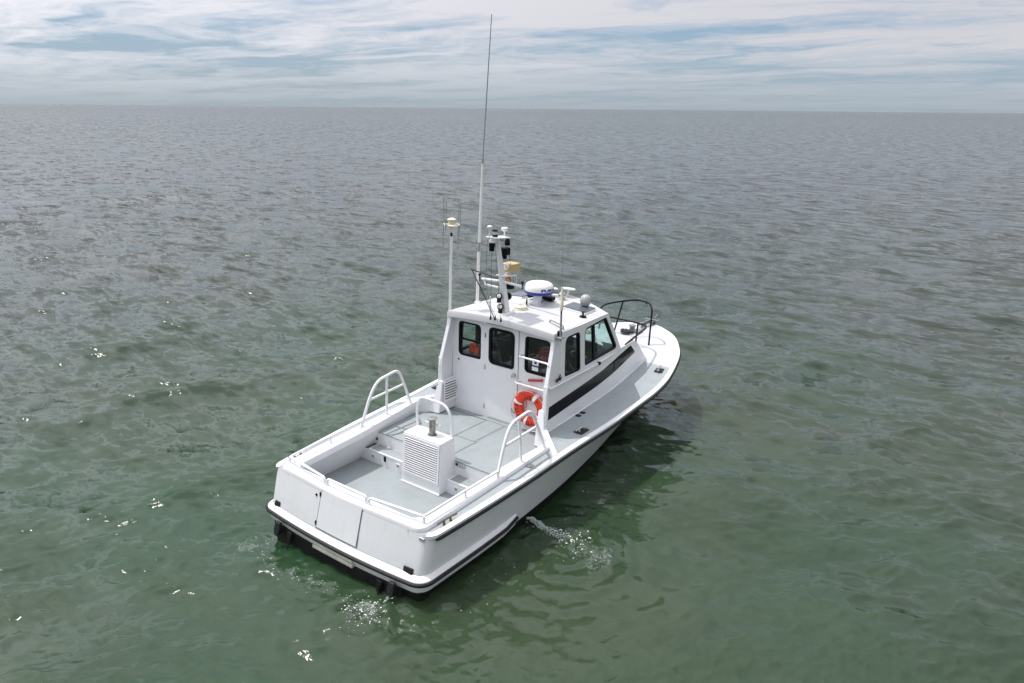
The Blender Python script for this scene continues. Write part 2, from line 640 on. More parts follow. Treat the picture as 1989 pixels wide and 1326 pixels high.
PL = {k: plan(k) for k in 'gfkbwn'}


def full(loop):
    """half loop -> stbd stem .. transom .. port stem"""
    return [(x, -y, z) for x, y, z in reversed(loop)] + loop[1:]


# hull topsides + bottom
m = MB()
m.grid([full(PL['g']), full(PL['f']), full(PL['k']), full(PL['b'])])
m.build('hull', M['hullwhite'], boat, smooth=50)
m = MB()
m.grid([[(x, y, z) for x, y, z in full(PL['b'])], full(PL['w']), full(PL['n'])])
m.build('hull_bottom', M['antifoul'], boat, smooth=50)


def offset_loop(loop, d, dz=0.0):
    """push an open plan loop outward by d"""
    P = [Vector((p[0], p[1])) for p in loop]
    out = []
    for i, p in enumerate(P):
        a, b = P[max(i - 1, 0)], P[min(i + 1, len(P) - 1)]
        t = (b - a)
        t.normalize()
        nn = Vector((t.y, -t.x))
        out.append((p.x + nn.x * d, p.y + nn.y * d, loop[i][2] + dz))
    return out


G = full(PL['g'])           # stbd stem -> transom -> port stem; outward is on the right-hand side of travel

# orientation test for outward
_t = offset_loop(G, 0.05)
SGN = 1 if abs(_t[20][1]) > abs(G[20][1]) else -1
NP = len(G)


def sub(loop, f):
    return [p for p in loop if f(p)]


# gunwale cap (white toe strip round the deck edge)
cap_out = offset_loop(G, SGN * 0.028, 0.0)
cap_in = offset_loop(G, -SGN * 0.055, 0.0)
m = MB()
rows = []
for i in range(NP):
    o, n_ = cap_out[i], cap_in[i]
    if abs(i - NP // 2) > NP // 2 - 3:
        n_ = (n_[0], n_[1], n_[2])
    if o[0] < 0.10 and abs(o[1]) < 1.42:
        continue
    rows.append([(o[0], o[1], o[2] - 0.035), (o[0], o[1], o[2] + 0.006), (n_[0], n_[1], n_[2] + 0.010), (n_[0], n_[1], n_[2] - 0.02)])
half = len(rows) // 2
ia = [i for i, r in enumerate(rows) if r[0][1] < 0]
ib = [i for i, r in enumerate(rows) if r[0][1] >= 0]
m.grid([rows[i] for i in ia])
m.grid([rows[i] for i in ib])
m.build('gunwale_cap', M['white'], boat, smooth=50)

# black rub rail under the gunwale, both sides, joined round the stem
rail = [p for p in offset_loop(G, SGN * 0.030, -0.052) if p[0] > 0.16]
for side in (-1, 1):
    pts = [p for p in rail if p[1] * side > 0 or p[0] > 9.0]
    pts = [p for p in pts if (p[1] * side) >= -0.02]
    if side < 0:
        pts = pts[::-1]
    pts = sorted(pts, key=lambda p: p[0])
    pts[0] = (pts[0][0] - 0.02, pts[0][1], pts[0][2])
    mm = MB()
    rad = [0.026] * len(pts)
    rad[0] = 0.018
    mm.tube(pts, 0.026, 8, radii=rad)
    mm.build('rub_rail', M['black'], boat, smooth=60)

# lower guard: white ledge + black strip round the transom and along the quarters
K = full(PL['k'])


def guard_end(x):
    return max(0.0, min(1.0, (2.05 - x) / 0.28))


rows_l, strip = [], []
ko = offset_loop(K, SGN * 0.062)
for i, p in enumerate(K):
    if p[0] > 2.06:
        continue
    g = guard_end(p[0])
    o = Vector(p) + (Vector(ko[i]) - Vector(p)) * g
    z = 0.47 + 0.095 * (1 - g) + 0.008 * p[0]
    inn = offset_loop(K, -SGN * 0.01)[i]
    rows_l.append([(inn[0], inn[1], z + 0.085), (inn[0] * 0.4 + o.x * 0.6, inn[1] * 0.4 + o.y * 0.6, z + 0.062), (o.x, o.y, z + 0.034), (o.x, o.y, z - 0.045), (o.x * 0.6 + inn[0] * 0.4, o.y * 0.6 + inn[1] * 0.4, z - 0.12), (inn[0], inn[1], z - 0.125)])
    strip.append((o.x, o.y, z + 0.002))
m = MB()
m.grid(rows_l)
m.build('lower_guard', M['white'], boat, smooth=40)
so = offset_loop(strip, SGN * 0.012)
m = MB()
m.tube(so, 0.025, 8)
m.build('guard_strip', M['black'], boat, smooth=60)

# transom lower white band (stained) with swim-step box and black plate
m = MB()
tb = [p for p in full(PL['b']) if p[0] < 0.05 and abs(p[1]) < 1.45]
tb = offset_loop(tb, SGN * 0.03)
m.grid([[(p[0], p[1], 0.445) for p in tb], [(p[0], p[1], 0.335 + 0.0) for p in tb], [(p[0] + 0.08, p[1], 0.333) for p in tb]])
m.build('boot_band', M['bootwhite'], boat)
m = MB()
m.box(-0.235, -0.12, -0.42, 0.36, 0.325, 0.372)
m.box(-0.215, -0.12, -0.42, 0.36, 0.372, 0.395)
m.box(-0.235, -0.12, -0.42, 0.36, 0.395, 0.44)
m.build('swim_step', M['bootwhite'], boat, bevel=0.008)
m = MB()
m.box(-0.172, -0.1, -1.22, 1.22, 0.02, 0.325)
m.build('transom_plate', M['antifoul'], boat, bevel=0.01)

# exhaust flaps and bracket plates hanging under the guard
for y in (-1.14, 1.08):
    m = MB()
    prof = [(-0.05, 0.44), (0.05, 0.44), (0.065, 0.34), (0.045, 0.265), (0.0, 0.245), (-0.045, 0.265), (-0.065, 0.34)]
    m.hexa([(-0.205, y + a, b) for a, b in prof], [(-0.245 - (0.46 - b) * 0.25, y + a * 0.92, b) for a, b in prof])
    m.build('exhaust_flap', M['black'], boat, bevel=0.012)
for y in (-0.90, 0.86):
    m = MB()
    m.hexa([(-0.20, y - 0.035, 0.20), (-0.20, y + 0.035, 0.20), (-0.20, y + 0.05, 0.345), (-0.20, y - 0.05, 0.345)],
           [(-0.245, y - 0.03, 0.18), (-0.245, y + 0.03, 0.18), (-0.225, y + 0.045, 0.35), (-0.225, y - 0.045, 0.35)])
    m.tube([(-0.235, y - 0.02, 0.30), (-0.30, y - 0.02, 0.06)], 0.010, 8)
    m.build('trim_tab_bracket', M['antifoul'], boat, bevel=0.006)


def transom_pt(y, z):
    """point on the transom skin"""
    t = (z - 0.47) / (zg(0) - 0.47)
    return Vector((transom_x(z) + 0.085 * (y / 1.5) ** 2, y, z))


# transom door: slightly proud panel framed by open seams
m = MB()
ys = [-0.388 + 0.776 * k / 8 for k in range(9)]
zs = [0.585, 0.75, 0.9, 1.066]
m.grid([[transom_pt(y, z) + Vector((-0.008, 0, 0)) for y in ys] for z in zs])
td = m.build('transom_door', M['hullwhite'], boat, smooth=20)
m = MB()
for y in (-0.394, 0.394):
    a, b = transom_pt(y, 0.575), transom_pt(y, 1.07)
    m.hexa([a + Vector((-0.006, -0.006, 0)), a + Vector((-0.006, 0.006, 0)), a + Vector((0.01, 0.006, 0)), a + Vector((0.01, -0.006, 0))],
           [b + Vector((-0.006, -0.006, 0)), b + Vector((-0.006, 0.006, 0)), b + Vector((0.01, 0.006, 0)), b + Vector((0.01, -0.006, 0))])
a = [transom_pt(y, 0.577) for y in ys]
for i in range(len(a) - 1):
    m.box(a[i].x - 0.006, a[i].x + 0.01, a[i].y, a[i + 1].y, 0.573, 0.581)
m.build('door_seam', M['seam'], td, smooth=0)
for z in (1.02, 0.635):
    p = transom_pt(0.402, z)
    m = MB()
    m.tube([p + Vector((-0.012, 0, -0.03)), p + Vector((-0.012, 0, 0.03))], 0.011, 8)
    m.build('hinge', M['blackpaint'], td)
for (y, z, w, h) in ((1.29, 0.575, 0.058, 0.042), (-1.265, 0.575, 0.075, 0.042), (-1.385, 1.0, 0.042, 0.018)):
    p = transom_pt(y, z)
    m = MB()
    m.hexa([(p.x + 0.03 - h * .25, y - w, z - h), (p.x + 0.03 - h * .25, y + w, z - h), (p.x + 0.03, y + w, z + h), (p.x + 0.03, y - w, z + h)],
           [(p.x - 0.012 - h * .27, y - w, z - h), (p.x - 0.012 - h * .27, y + w, z - h), (p.x - 0.012 + h * .27, y + w, z + h), (p.x - 0.012 + h * .27, y - w, z + h)])
    s_ = m.build('scupper', M['black'] if h > 0.03 else M['steel'], boat, bevel=0.006)
p = transom_pt(0.485, 0.985)
m = MB()
m.lathe(p + Vector((0.01, 0, 0)), [(0.018, 0), (0.018, 0.02), (0.008, 0.024)], 12, axis=(-1, 0, 0))
m.build('drain_fitting', M['blackpaint'], boat)

# ---------------------------------------------------------------- decks
yci = pchip([(0.3, 1.165), (1.65, 1.195), (2.7, 1.30), (3.2, 1.34)])     # coaming inner edge
yco = pchip([(0.1, 1.37), (0.8, 1.392), (1.6, 1.408), (2.7, 1.43), (3.2, 1.44)])   # coaming outer edge


def zc(x):
    return 1.112 + 0.0545 * x


xs_aft = np.linspace(0.12, 3.15, 16)
for s in (-1, 1):
    m = MB()
    rows = []
    for x in xs_aft:
        yo = yg(x) - 0.045
        rows.append([(x, s * (yco(x) - 0.04 if x < 2.86 else 1.40 - (x - 2.86) / 0.29 * 0.33), zg(x) - 0.002), (x, s * yo, zg(x) - 0.002)])
    m.grid(rows)
    m.build('side_deck', M['deckgrey'], boat, smooth=60)
    # forward side deck beside the house
    m = MB()
    rows = []
    for x in np.linspace(3.15, 6.9, 18):
        yo = yg(x) - 0.045
        rows.append([(x, s * (1.06 if x < 6.0 else 0.8), zg(x) + 0.004), (x, s * yo, zg(x) - 0.002)])
    m.grid(rows)
    m.build('side_deck', M['deckgrey'], boat, smooth=60)
m = MB()
rows = []
xf = list(np.linspace(6.9, 8.6, 14)) + [8.75, 8.88, 8.98, 9.05]
for x in xf:
    yo = max(yg(x) - 0.05, 0.005)
    cam_ = 0.05
    rows.append([(x, yo * t, zg(x) - 0.002 + cam_ * (1 - t * t) * min(1, (x - 6.85) / 0.5) * min(1, (9.12 - x) / 0.4)) for t in np.linspace(-1, 1, 13)])
m.grid(rows)
m.build('foredeck', M['foredeck'], boat, smooth=60)

# coaming ring round the cockpit
hi = [(0.175, 0.0), (0.185, 0.6), (0.20, 1.02)]
ci = [Vector((0.175, 0, 0)), Vector((0.20, 1.155, 0)), Vector((1.65, 1.195, 0)), Vector((2.7, 1.30, 0)), Vector((2.95, 1.32, 0))]
co = [Vector((-0.014, 0, 0)), Vector((0.052, 1.372, 0)), Vector((1.6, 1.408, 0)), Vector((2.7, 1.43, 0)), Vector((2.86, 1.433, 0))]


def resample(pts, n):
    P = [Vector(p) for p in pts]
    d = [0]
    for a, b in zip(P, P[1:]):
        d.append(d[-1] + (b - a).length)
    out = []
    for k in range(n):
        t = d[-1] * k / (n - 1)
        i = min(max(int(np.searchsorted(d, t)) - 1, 0), len(P) - 2)
        u = (t - d[i]) / (d[i + 1] - d[i])
        out.append(P[i].lerp(P[i + 1], u))
    return out


def piecewise(pts, r, counts):
    """fillet point 1 then resample each piece so inner and outer loops match"""
    f = fillet(pts, [0, r, 0.5, 0.3, 0], 6)
    a = resample(f[:1] + [f[1]], counts[0])
    arc = f[1:8]
    rest = resample(f[7:], counts[1])
    return a + arc[1:] + rest[1:]


CI = piecewise(ci, 0.13, (8, 26))
CO = piecewise(co, 0.16, (8, 26))


def fullv(L):
    return [Vector((p.x, -p.y, p.z)) for p in reversed(L)] + L[1:]


CIf, COf = fullv(CI), fullv(CO)
m = MB()
rows = []
for a, b in zip(CIf, COf):
    za, zb_ = zc(a.x), zc(b.x)
    rows.append([(a.x, a.y, za - 0.10), (a.x, a.y, za - 0.012), (a.x + (b.x - a.x) * .05, a.y + (b.y - a.y) * .05, za), (b.x + (a.x - b.x) * .05, b.y + (a.y - b.y) * .05, zb_), (b.x, b.y, zb_ - 0.012), (b.x, b.y, min(zg(b.x) - 0.02, zb_ - 0.05))])
m.grid(rows)
m.build('coaming', M['white'], boat, smooth=50)
# cockpit liner: inner wall from the coaming down to the well
m = MB()
rows = []
for i, a in enumerate(CIf):
    yb = math.copysign(min(abs(a.y) * 1.0 + (0.24 if abs(a.y) > 1.0 else 0.0), 1.44), a.y) if abs(a.y) > 1e-6 else 0.0
    if abs(a.y) <= 1.0:
        yb = a.y * (1.0 + 0.24 * (abs(a.y) / 1.0) ** 2)
    rows.append([(a.x, a.y, zc(a.x) - 0.10), (a.x + 0.01, a.y * 0.5 + yb * 0.5, 0.86), (a.x + 0.02, yb, 0.60)])
m.grid(rows)
m.build('cockpit_liner', M['white'], boat, smooth=60)

# corner decks at the transom, and returns that close the coaming to the house
for s in (-1, 1):
    m = MB()
    P = [(x, y) for x, y, z in PL['g'] if y > 1.15 and x < 0.34]
    poly = [(0.004, 1.15)] + P + [(0.34, 1.30), (0.16, 1.30), (0.10, 1.15)]
    m.add([(x, s * y, zg(x) + 0.001) for x, y in poly], [tuple(range(len(poly)))])
    m.build('corner_deck', M['deckgrey'], boat, smooth=0)
    m = MB()
    q = [(2.86, 1.44), (2.90, 1.30), (3.14, 1.02), (3.20, 1.09)]
    m.hexa([(a, s * b, 1.0) for a, b in q], [(a, s * b, zc(a) - 0.01 + (0.03 if a > 3 else 0)) for a, b in q])
    m.build('coaming_return', M['white'], boat, bevel=0.01)

# diagonal breakwater curbs from the house corner to the gunwale
for s in (-1, 1):
    m = MB()
    P = [(3.16, 1.06), (2.66, 1.625)]
    d = Vector((P[1][0] - P[0][0], P[1][1] - P[0][1])).normalized()
    nn = Vector((-d.y, d.x)) * 0.045
    q = [(P[0][0] - nn.x, P[0][1] - nn.y), (P[0][0] + nn.x, P[0][1] + nn.y), (P[1][0] + nn.x * .8, P[1][1] + nn.y * .8), (P[1][0] - nn.x * .8, P[1][1] - nn.y * .8)]
    hs = (0.13, 0.13, 0.03, 0.03)
    m.hexa([(a, s * b, zg(a) - 0.03) for a, b in q], [(a, s * b, zg(a) + h) for (a, b), h in zip(q, hs)])
    m.build('deck_curb', M['white'], boat, bevel=0.012)

# soles and steps
m = MB()
m.box(0.15, 1.70, -1.47, 1.47, 0.56, 0.618)
m.build('well_sole', M['sole'], boat, smooth=0)
m = MB()
m.box(1.652, 1.90, 0.37, 1.45, 0.60, 0.815)
m.build('step_riser', M['white'], boat, bevel=0.008)
m = MB()
m.box(1.652, 1.90, -1.45, -0.37, 0.60, 0.815)
m.build('step_riser', M['white'], boat, bevel=0.008)
for (y0_, y1_) in ((0.38, 1.26), (-1.26, -0.40)):
    m = MB()
    m.box(1.645, 1.885, y0_, y1_, 0.8151, 0.832)
    st = m.build('step_tread', M['white'], boat, bevel=0.006)
    m = MB()
    m.box(1.672, 1.862, y0_ + 0.025, y1_ - 0.03, 0.8325, 0.8355)
    m.build('tread_pad', M['sole'], st, smooth=0)
for (y0_, y1_) in ((1.275, 1.42), (-1.42, -1.275)):
    m = MB()
    m.box(1.66, 1.88, y0_, y1_, 0.8155, 0.819)
    m.build('step_gutter', M['seam'], boat, smooth=0)
m = MB()
m.box(1.868, 3.50, -1.46, 1.46, 0.80, 1.03)
m.build('fore_cockpit_bulk', M['white'], boat, smooth=0)
# fore sole in real panels with open joints between them
panels = [(1.862, 2.548, 0.212, 0.955, 'sole_panel'), (2.548, 3.34, 0.212, 1.30, 'sole_panel'), (1.862, 2.548, 0.963, 1.40, 'sole_panel'), (1.862, 2.555, -0.205, 0.204, 'sole_hatch'), (2.563, 3.355, -0.17, 0.204, 'sole_hatch'), (1.862, 3.355, -1.07, -0.213, 'sole_panel'), (1.862, 3.0, -1.40, -1.078, 'sole_panel'), (3.363, 3.49, -1.30, 1.30, 'sole_panel'), (2.563, 3.355, -0.2129, -0.178, 'sole_panel'), (3.008, 3.355, -1.40, -1.078, 'sole_panel')]
for x0, x1, a, b, nm in panels:
    m = MB()
    g = 0.004
    m.box(x0 + g * 0.5, x1 - g * 0.5, a + g * 0.5, b - g * 0.5, 1.031, 1.05)
    m.build(nm, M['sole'], boat, bevel=0.002)
m = MB()
m.box(1.869, 3.49, -1.44, 1.44, 1.0305, 1.036)
m.build('sole_joint', M['seam'], boat, smooth=0)

# small fittings on the step fronts
for (y, z, w, h) in ((1.145, 0.735, 0.035, 0.03), (0.60, 0.735, 0.035, 0.03), (-0.578, 0.735, 0.035, 0.03)):
    m = MB()
    m.box(1.640, 1.655, y - w, y + w, z - h, z + h)
    lt = m.build('step_light', M['white'], boat, bevel=0.004)
    m = MB()
    m.box(1.637, 1.6405, y - w * .7, y + w * .7, z - h * .7, z + h * .7)
    m.build('lens', M['grey'], lt, smooth=0)
m = MB()
m.box(1.635, 1.66, 0.868, 0.905, 0.715, 0.80)
m.build('step_latch', M['blackpaint'], boat, bevel=0.005)
for y in (1.365, 1.265):
    m = MB()
    m.box(1.850, 1.867, y - 0.045, y + 0.045, 0.885, 0.965)
    so_ = m.build('socket', M['cream'], boat, bevel=0.005)
    m = MB()
    m.lathe((1.851, y, 0.925), [(0.024, 0), (0.024, 0.006), (0.014, 0.008)], 12, axis=(-1, 0, 0))
    m.build('socket_cover', M['intdark'], so_)
m = MB()
m.box(1.845, 1.866, -0.56, -0.40, 0.975, 1.035)
hg = m.build('hinge_bracket', M['steel'], boat, bevel=0.005)
m = MB()
m.box(1.843, 1.8665, -0.44, -0.39, 0.99, 1.03)
m.build('latch', M['blackpaint'], hg, bevel=0.004)

# ---------------------------------------------------------------- engine box
m = MB()
zb0, zt0 = 0.6185, 1.423
m.hexa([(1.497, -0.382, zb0), (1.90, -0.372, zb0), (1.90, 0.372, zb0), (1.497, 0.382, zb0)],
       [(1.541, -0.366, zt0), (1.868, -0.352, zt0), (1.868, 0.378, zt0), (1.541, 0.366, zt0)])
eb = m.build('engine_box', M['white'], boat, bevel=0.014)


def ebx(z):
    return 1.497 + (z - zb0) / (zt0 - zb0) * 0.044


m = MB()
z0, z1, ya, yb_ = 0.775, 1.40, -0.352, 0.352
m.hexa([(ebx(z0) - 0.004, ya, z0), (ebx(z0) - 0.004, yb_, z0), (ebx(z1) - 0.004, yb_, z1), (ebx(z1) - 0.004, ya, z1)],
       [(ebx(z0) + 0.01, ya, z0), (ebx(z0) + 0.01, yb_, z0), (ebx(z1) + 0.01, yb_, z1), (ebx(z1) + 0.01, ya, z1)])
m.build('grille_back', M['vent'], eb, smooth=0)
m = MB()
fw, pr = 0.03, 0.018
for (a, b, c, d) in ((ya - .006, yb_ + .006, z1 - fw, z1), (ya - .006, yb_ + .006, z0, z0 + fw), (ya - .006, ya + fw, z0 + fw, z1 - fw), (yb_ - fw, yb_ + .006, z0 + fw, z1 - fw)):
    m.hexa([(ebx(c) - pr, a, c), (ebx(c) - pr, b, c), (ebx(d) - pr, b, d), (ebx(d) - pr, a, d)], [(ebx(c) - .005, a, c), (ebx(c) - .005, b, c), (ebx(d) - .005, b, d), (ebx(d) - .005, a, d)])
m.build('grille_frame', M['white'], eb, bevel=0.003)
ns = 16
slat_me = None
for i in range(ns):
    z = z0 + fw + (z1 - z0 - 2 * fw) * (i + 0.5) / ns
    if slat_me is None:
        mm = MB()
        t = 0.0035
        L = (yb_ - ya) / 2 - fw - 0.001
        mm.hexa([(-0.026, -L, -0.012), (-0.026, L, -0.012), (-0.008, L, -0.001), (-0.008, -L, -0.001)], [(-0.026, -L, -0.003), (-0.026, L, -0.003), (-0.008, L, 0.006), (-0.008, -L, 0.006)])
        so_ = mm.build('slat', M['white'], eb, smooth=0)
        slat_me = so_.data
    else:
        so_ = bpy.data.objects.new('slat', slat_me)
        COL.objects.link(so_)
        so_.parent = eb
    so_.location = (ebx(z) + 0.003, (ya + yb_) / 2, z)
m = MB()
m.box(1.478, 1.4965, -0.385, 0.385, 0.6188, 0.638)
m.build('base_trim', M['white'], eb, bevel=0.004)
m = MB()
m.tube(fillet([(1.847, 0.366, 1.42), (1.847, 0.385, 1.70), (1.847, 0.30, 1.905), (1.847, -0.20, 1.895), (1.847, -0.318, 1.70), (1.847, -0.318, 1.42)], [0, .12, .16, .16, .12, 0], 7), 0.021, 10)
m.build('box_hoop', M['white'], boat, smooth=60)
m = MB()
m.lathe((1.72, -0.045, 1.42), [(0.075, 0.0), (0.075, 0.012), (0.05, 0.014), (0.05, 0.25), (0.052, 0.255)], 20)
bt = m.build('mooring_bitt', M['bittsteel'], boat, smooth=40)
m = MB()
m.lathe((1.72, -0.045, 1.675), [(0.068, 0.0), (0.076, 0.006), (0.076, 0.014), (0.05, 0.022)], 20)
m.build('bitt_cap', M['galv'], bt)
m = MB()
m.tube([(1.72, 0.095, 1.60), (1.72, -0.20, 1.60)], 0.011, 8)
m.lathe((1.72, -0.20, 1.60), [(0.016, -0.012), (0.016, 0.012)], 8, axis=(0, 1, 0))
m.build('cross_bar', M['steel'], bt)

# ---------------------------------------------------------------- cockpit rails
RAILR = 0.019


def stern_rail(seq, posts, closed_ends=True):
    m = MB()
    m.tube(fillet(seq, 0.05, 5), RAILR, 8)
    for p in posts:
        m.tube([(p[0], p[1], zc(p[0]) - 0.005), (p[0], p[1], p[2])], RAILR * 0.9, 8)
    return m


h = 0.098
corner = lambda s: (0.187, s * 1.295, zc(0.187) + h)
# quarter sections run from the hoops round the corner to the door
for s in (-1, 1):
    seq = [(1.62, s * 1.352, zc(1.62) + h * 0.9), (0.95, s * 1.322, zc(0.95) + h), corner(s), (0.088, s * 0.43, zc(0.09) + h), (0.088, s * 0.43, zc(0.09))]
    m = stern_rail(seq, [(0.187, s * 1.295, zc(0.187) + h), (0.95, s * 1.322, zc(0.95) + h)])
    m.build('stern_rail', M['white'], boat, smooth=60)
m = MB()
m.tube(fillet([(0.088, 0.375, zc(0.09)), (0.088, 0.375, zc(0.09) + h), (0.088, -0.375, zc(0.09) + h), (0.088, -0.375, zc(0.09))], 0.04, 5), RAILR, 8)
m.build('stern_rail', M['white'], boat, smooth=60)
for s in (-1, 1):
    m = MB()
    pts = [(1.60, s * 1.350, zc(1.6)), (1.78, s * 1.330, 1.66), (1.93, s * 1.315, 1.885), (2.40, s * 1.322, 1.945), (2.52, s * 1.338, 1.74), (2.735, s * 1.372, zc(2.73))]
    m.tube(fillet(pts, [0, .2, .18, .13, .1, 0], 6), 0.024, 10)
    m.tube([(2.16, s * 1.356, zc(2.16)), (2.135, s * 1.308, 1.915)], 0.021, 8)
    m.tube([(1.75, s * 1.330, 1.600), (2.553, s * 1.343, 1.648)], 0.020, 8)
    for p in (pts[0], (2.16, s * 1.356, zc(2.16)), pts[-1]):
        m.lathe((p[0], p[1], zc(p[0]) - 0.002), [(0.038, 0), (0.038, 0.008), (0.026, 0.012)], 12)
    m.build('boarding_rail', M['white'], boat, smooth=60)


def cleat(x, y, z, ang=0.0, pad=False, L=0.17, mat='bronze'):
    c, s_ = math.cos(ang), math.sin(ang)
    f = lambda a, b, zz2: (x + a * c - b * s_, y + a * s_ + b * c, z + zz2)
    m = MB()
    m.tube([f(-L, 0, 0.052), f(-L * .5, 0, 0.06), f(L * .5, 0, 0.06), f(L, 0, 0.052)], 0.011, 8)
    for a in (-0.055, 0.055):
        m.tube([f(a * 1.1, 0, 0.0), f(a, 0, 0.058)], 0.012, 8, radii=[0.02, 0.011])
    o = m.build('cleat', M[mat], boat, smooth=60)
    if pad:
        m = MB()
        q = [(-0.115, -0.075), (0.115, -0.075), (0.115, 0.075), (-0.115, 0.075)]
        m.hexa([f(a, b, -0.01) for a, b in q], [f(a, b, 0.012) for a, b in q])
        m.build('cleat_pad', M['black'], o, bevel=0.006)
    return o


for s in (-1, 1):
    cleat(0.44, s * 1.455, zg(0.44) + 0.002, 0.05 * s)
    cleat(3.60, s * 1.50, zg(3.6) + 0.004, 0.04 * s, True, mat='steel')
    cleat(6.64, s * 1.375, zg(6.64) + 0.004, -0.2 * s, True, mat='steel')
m = MB()
m.lathe((2.23, -1.465, zg(2.23)), [(0.058, 0), (0.058, 0.006), (0.046, 0.010), (0.03, 0.008)], 18)
m.build('deck_filler', M['steel'], boat)
for x in (4.05, 4.19):
    m = MB()
    m.lathe((x, -1.165, zg(x)), [(0.05, 0), (0.05, 0.007), (0.036, 0.010)], 18)
    m.build('deck_filler', M['blackpaint'], boat)
m = MB()
m.box(0.62, 0.68, -1.245, -1.225, 1.02, 1.075)
m.build('pad_eye', M['blackpaint'], boat, bevel=0.004)

# ---------------------------------------------------------------- deckhouse
ybs = pchip([(3.0, 1.09), (4.0, 1.092), (5.1, 1.085), (6.26, 0.99), (7.05, 0.89)])
yts = pchip([(3.0, 1.085), (4.6, 1.075), (5.65, 0.985), (6.45, 0.92), (7.05, 0.87)])


def zd(x):
    return zg(x) + 0.002


def side_low(s):
    def f(x, z):
        t = (z - zd(x)) / (2.02 - zd(x) + 1e-6)
        t = min(max(t, 0), 1)
        return (x, s * (ybs(x) * (1 - t) + yts(x) * t), z)
    return f


def side_up(s):
    def f(x, z):
        y = yts(min(x, 4.6)) - (z - 2.02) * 0.045 - max(0, x - 4.2) * 0.035
        return (x, s * y, z)
    return f


low_outer = [(3.13, zd(3.13) - 0.01)] + [(x, zd(x) - 0.01) for x in np.linspace(3.5, 6.9, 9)] + [(7.04, zd(7.04))] + [(6.72, 1.73), (6.50, 1.93), (6.36, 2.0), (6.0, 2.015), (5.6, 2.02), (5.2, 2.02), (4.8, 2.02), (4.4, 2.02), (4.0, 2.02), (3.6, 2.02), (3.165, 2.02), (3.145, 1.9)]
up_outer = [(3.165, 2.0205), (3.32, 2.55), (3.35, 2.80), (3.7, 2.80), (4.2, 2.80), (4.7, 2.80), (5.10, 2.80), (5.66, 2.0205), (4.9, 2.0205), (4.3, 2.0205), (3.7, 2.0205)]
w_aft = round_poly([(3.655, 2.045), (4.155, 2.035), (4.118, 2.70), (3.67, 2.69)], [0.06, 0.06, 0.09, 0.12])
w_fwd = round_poly([(4.285, 2.065), (5.50, 2.09), (5.03, 2.745), (4.265, 2.705)], [0.07, 0.12, 0.06, 0.11])
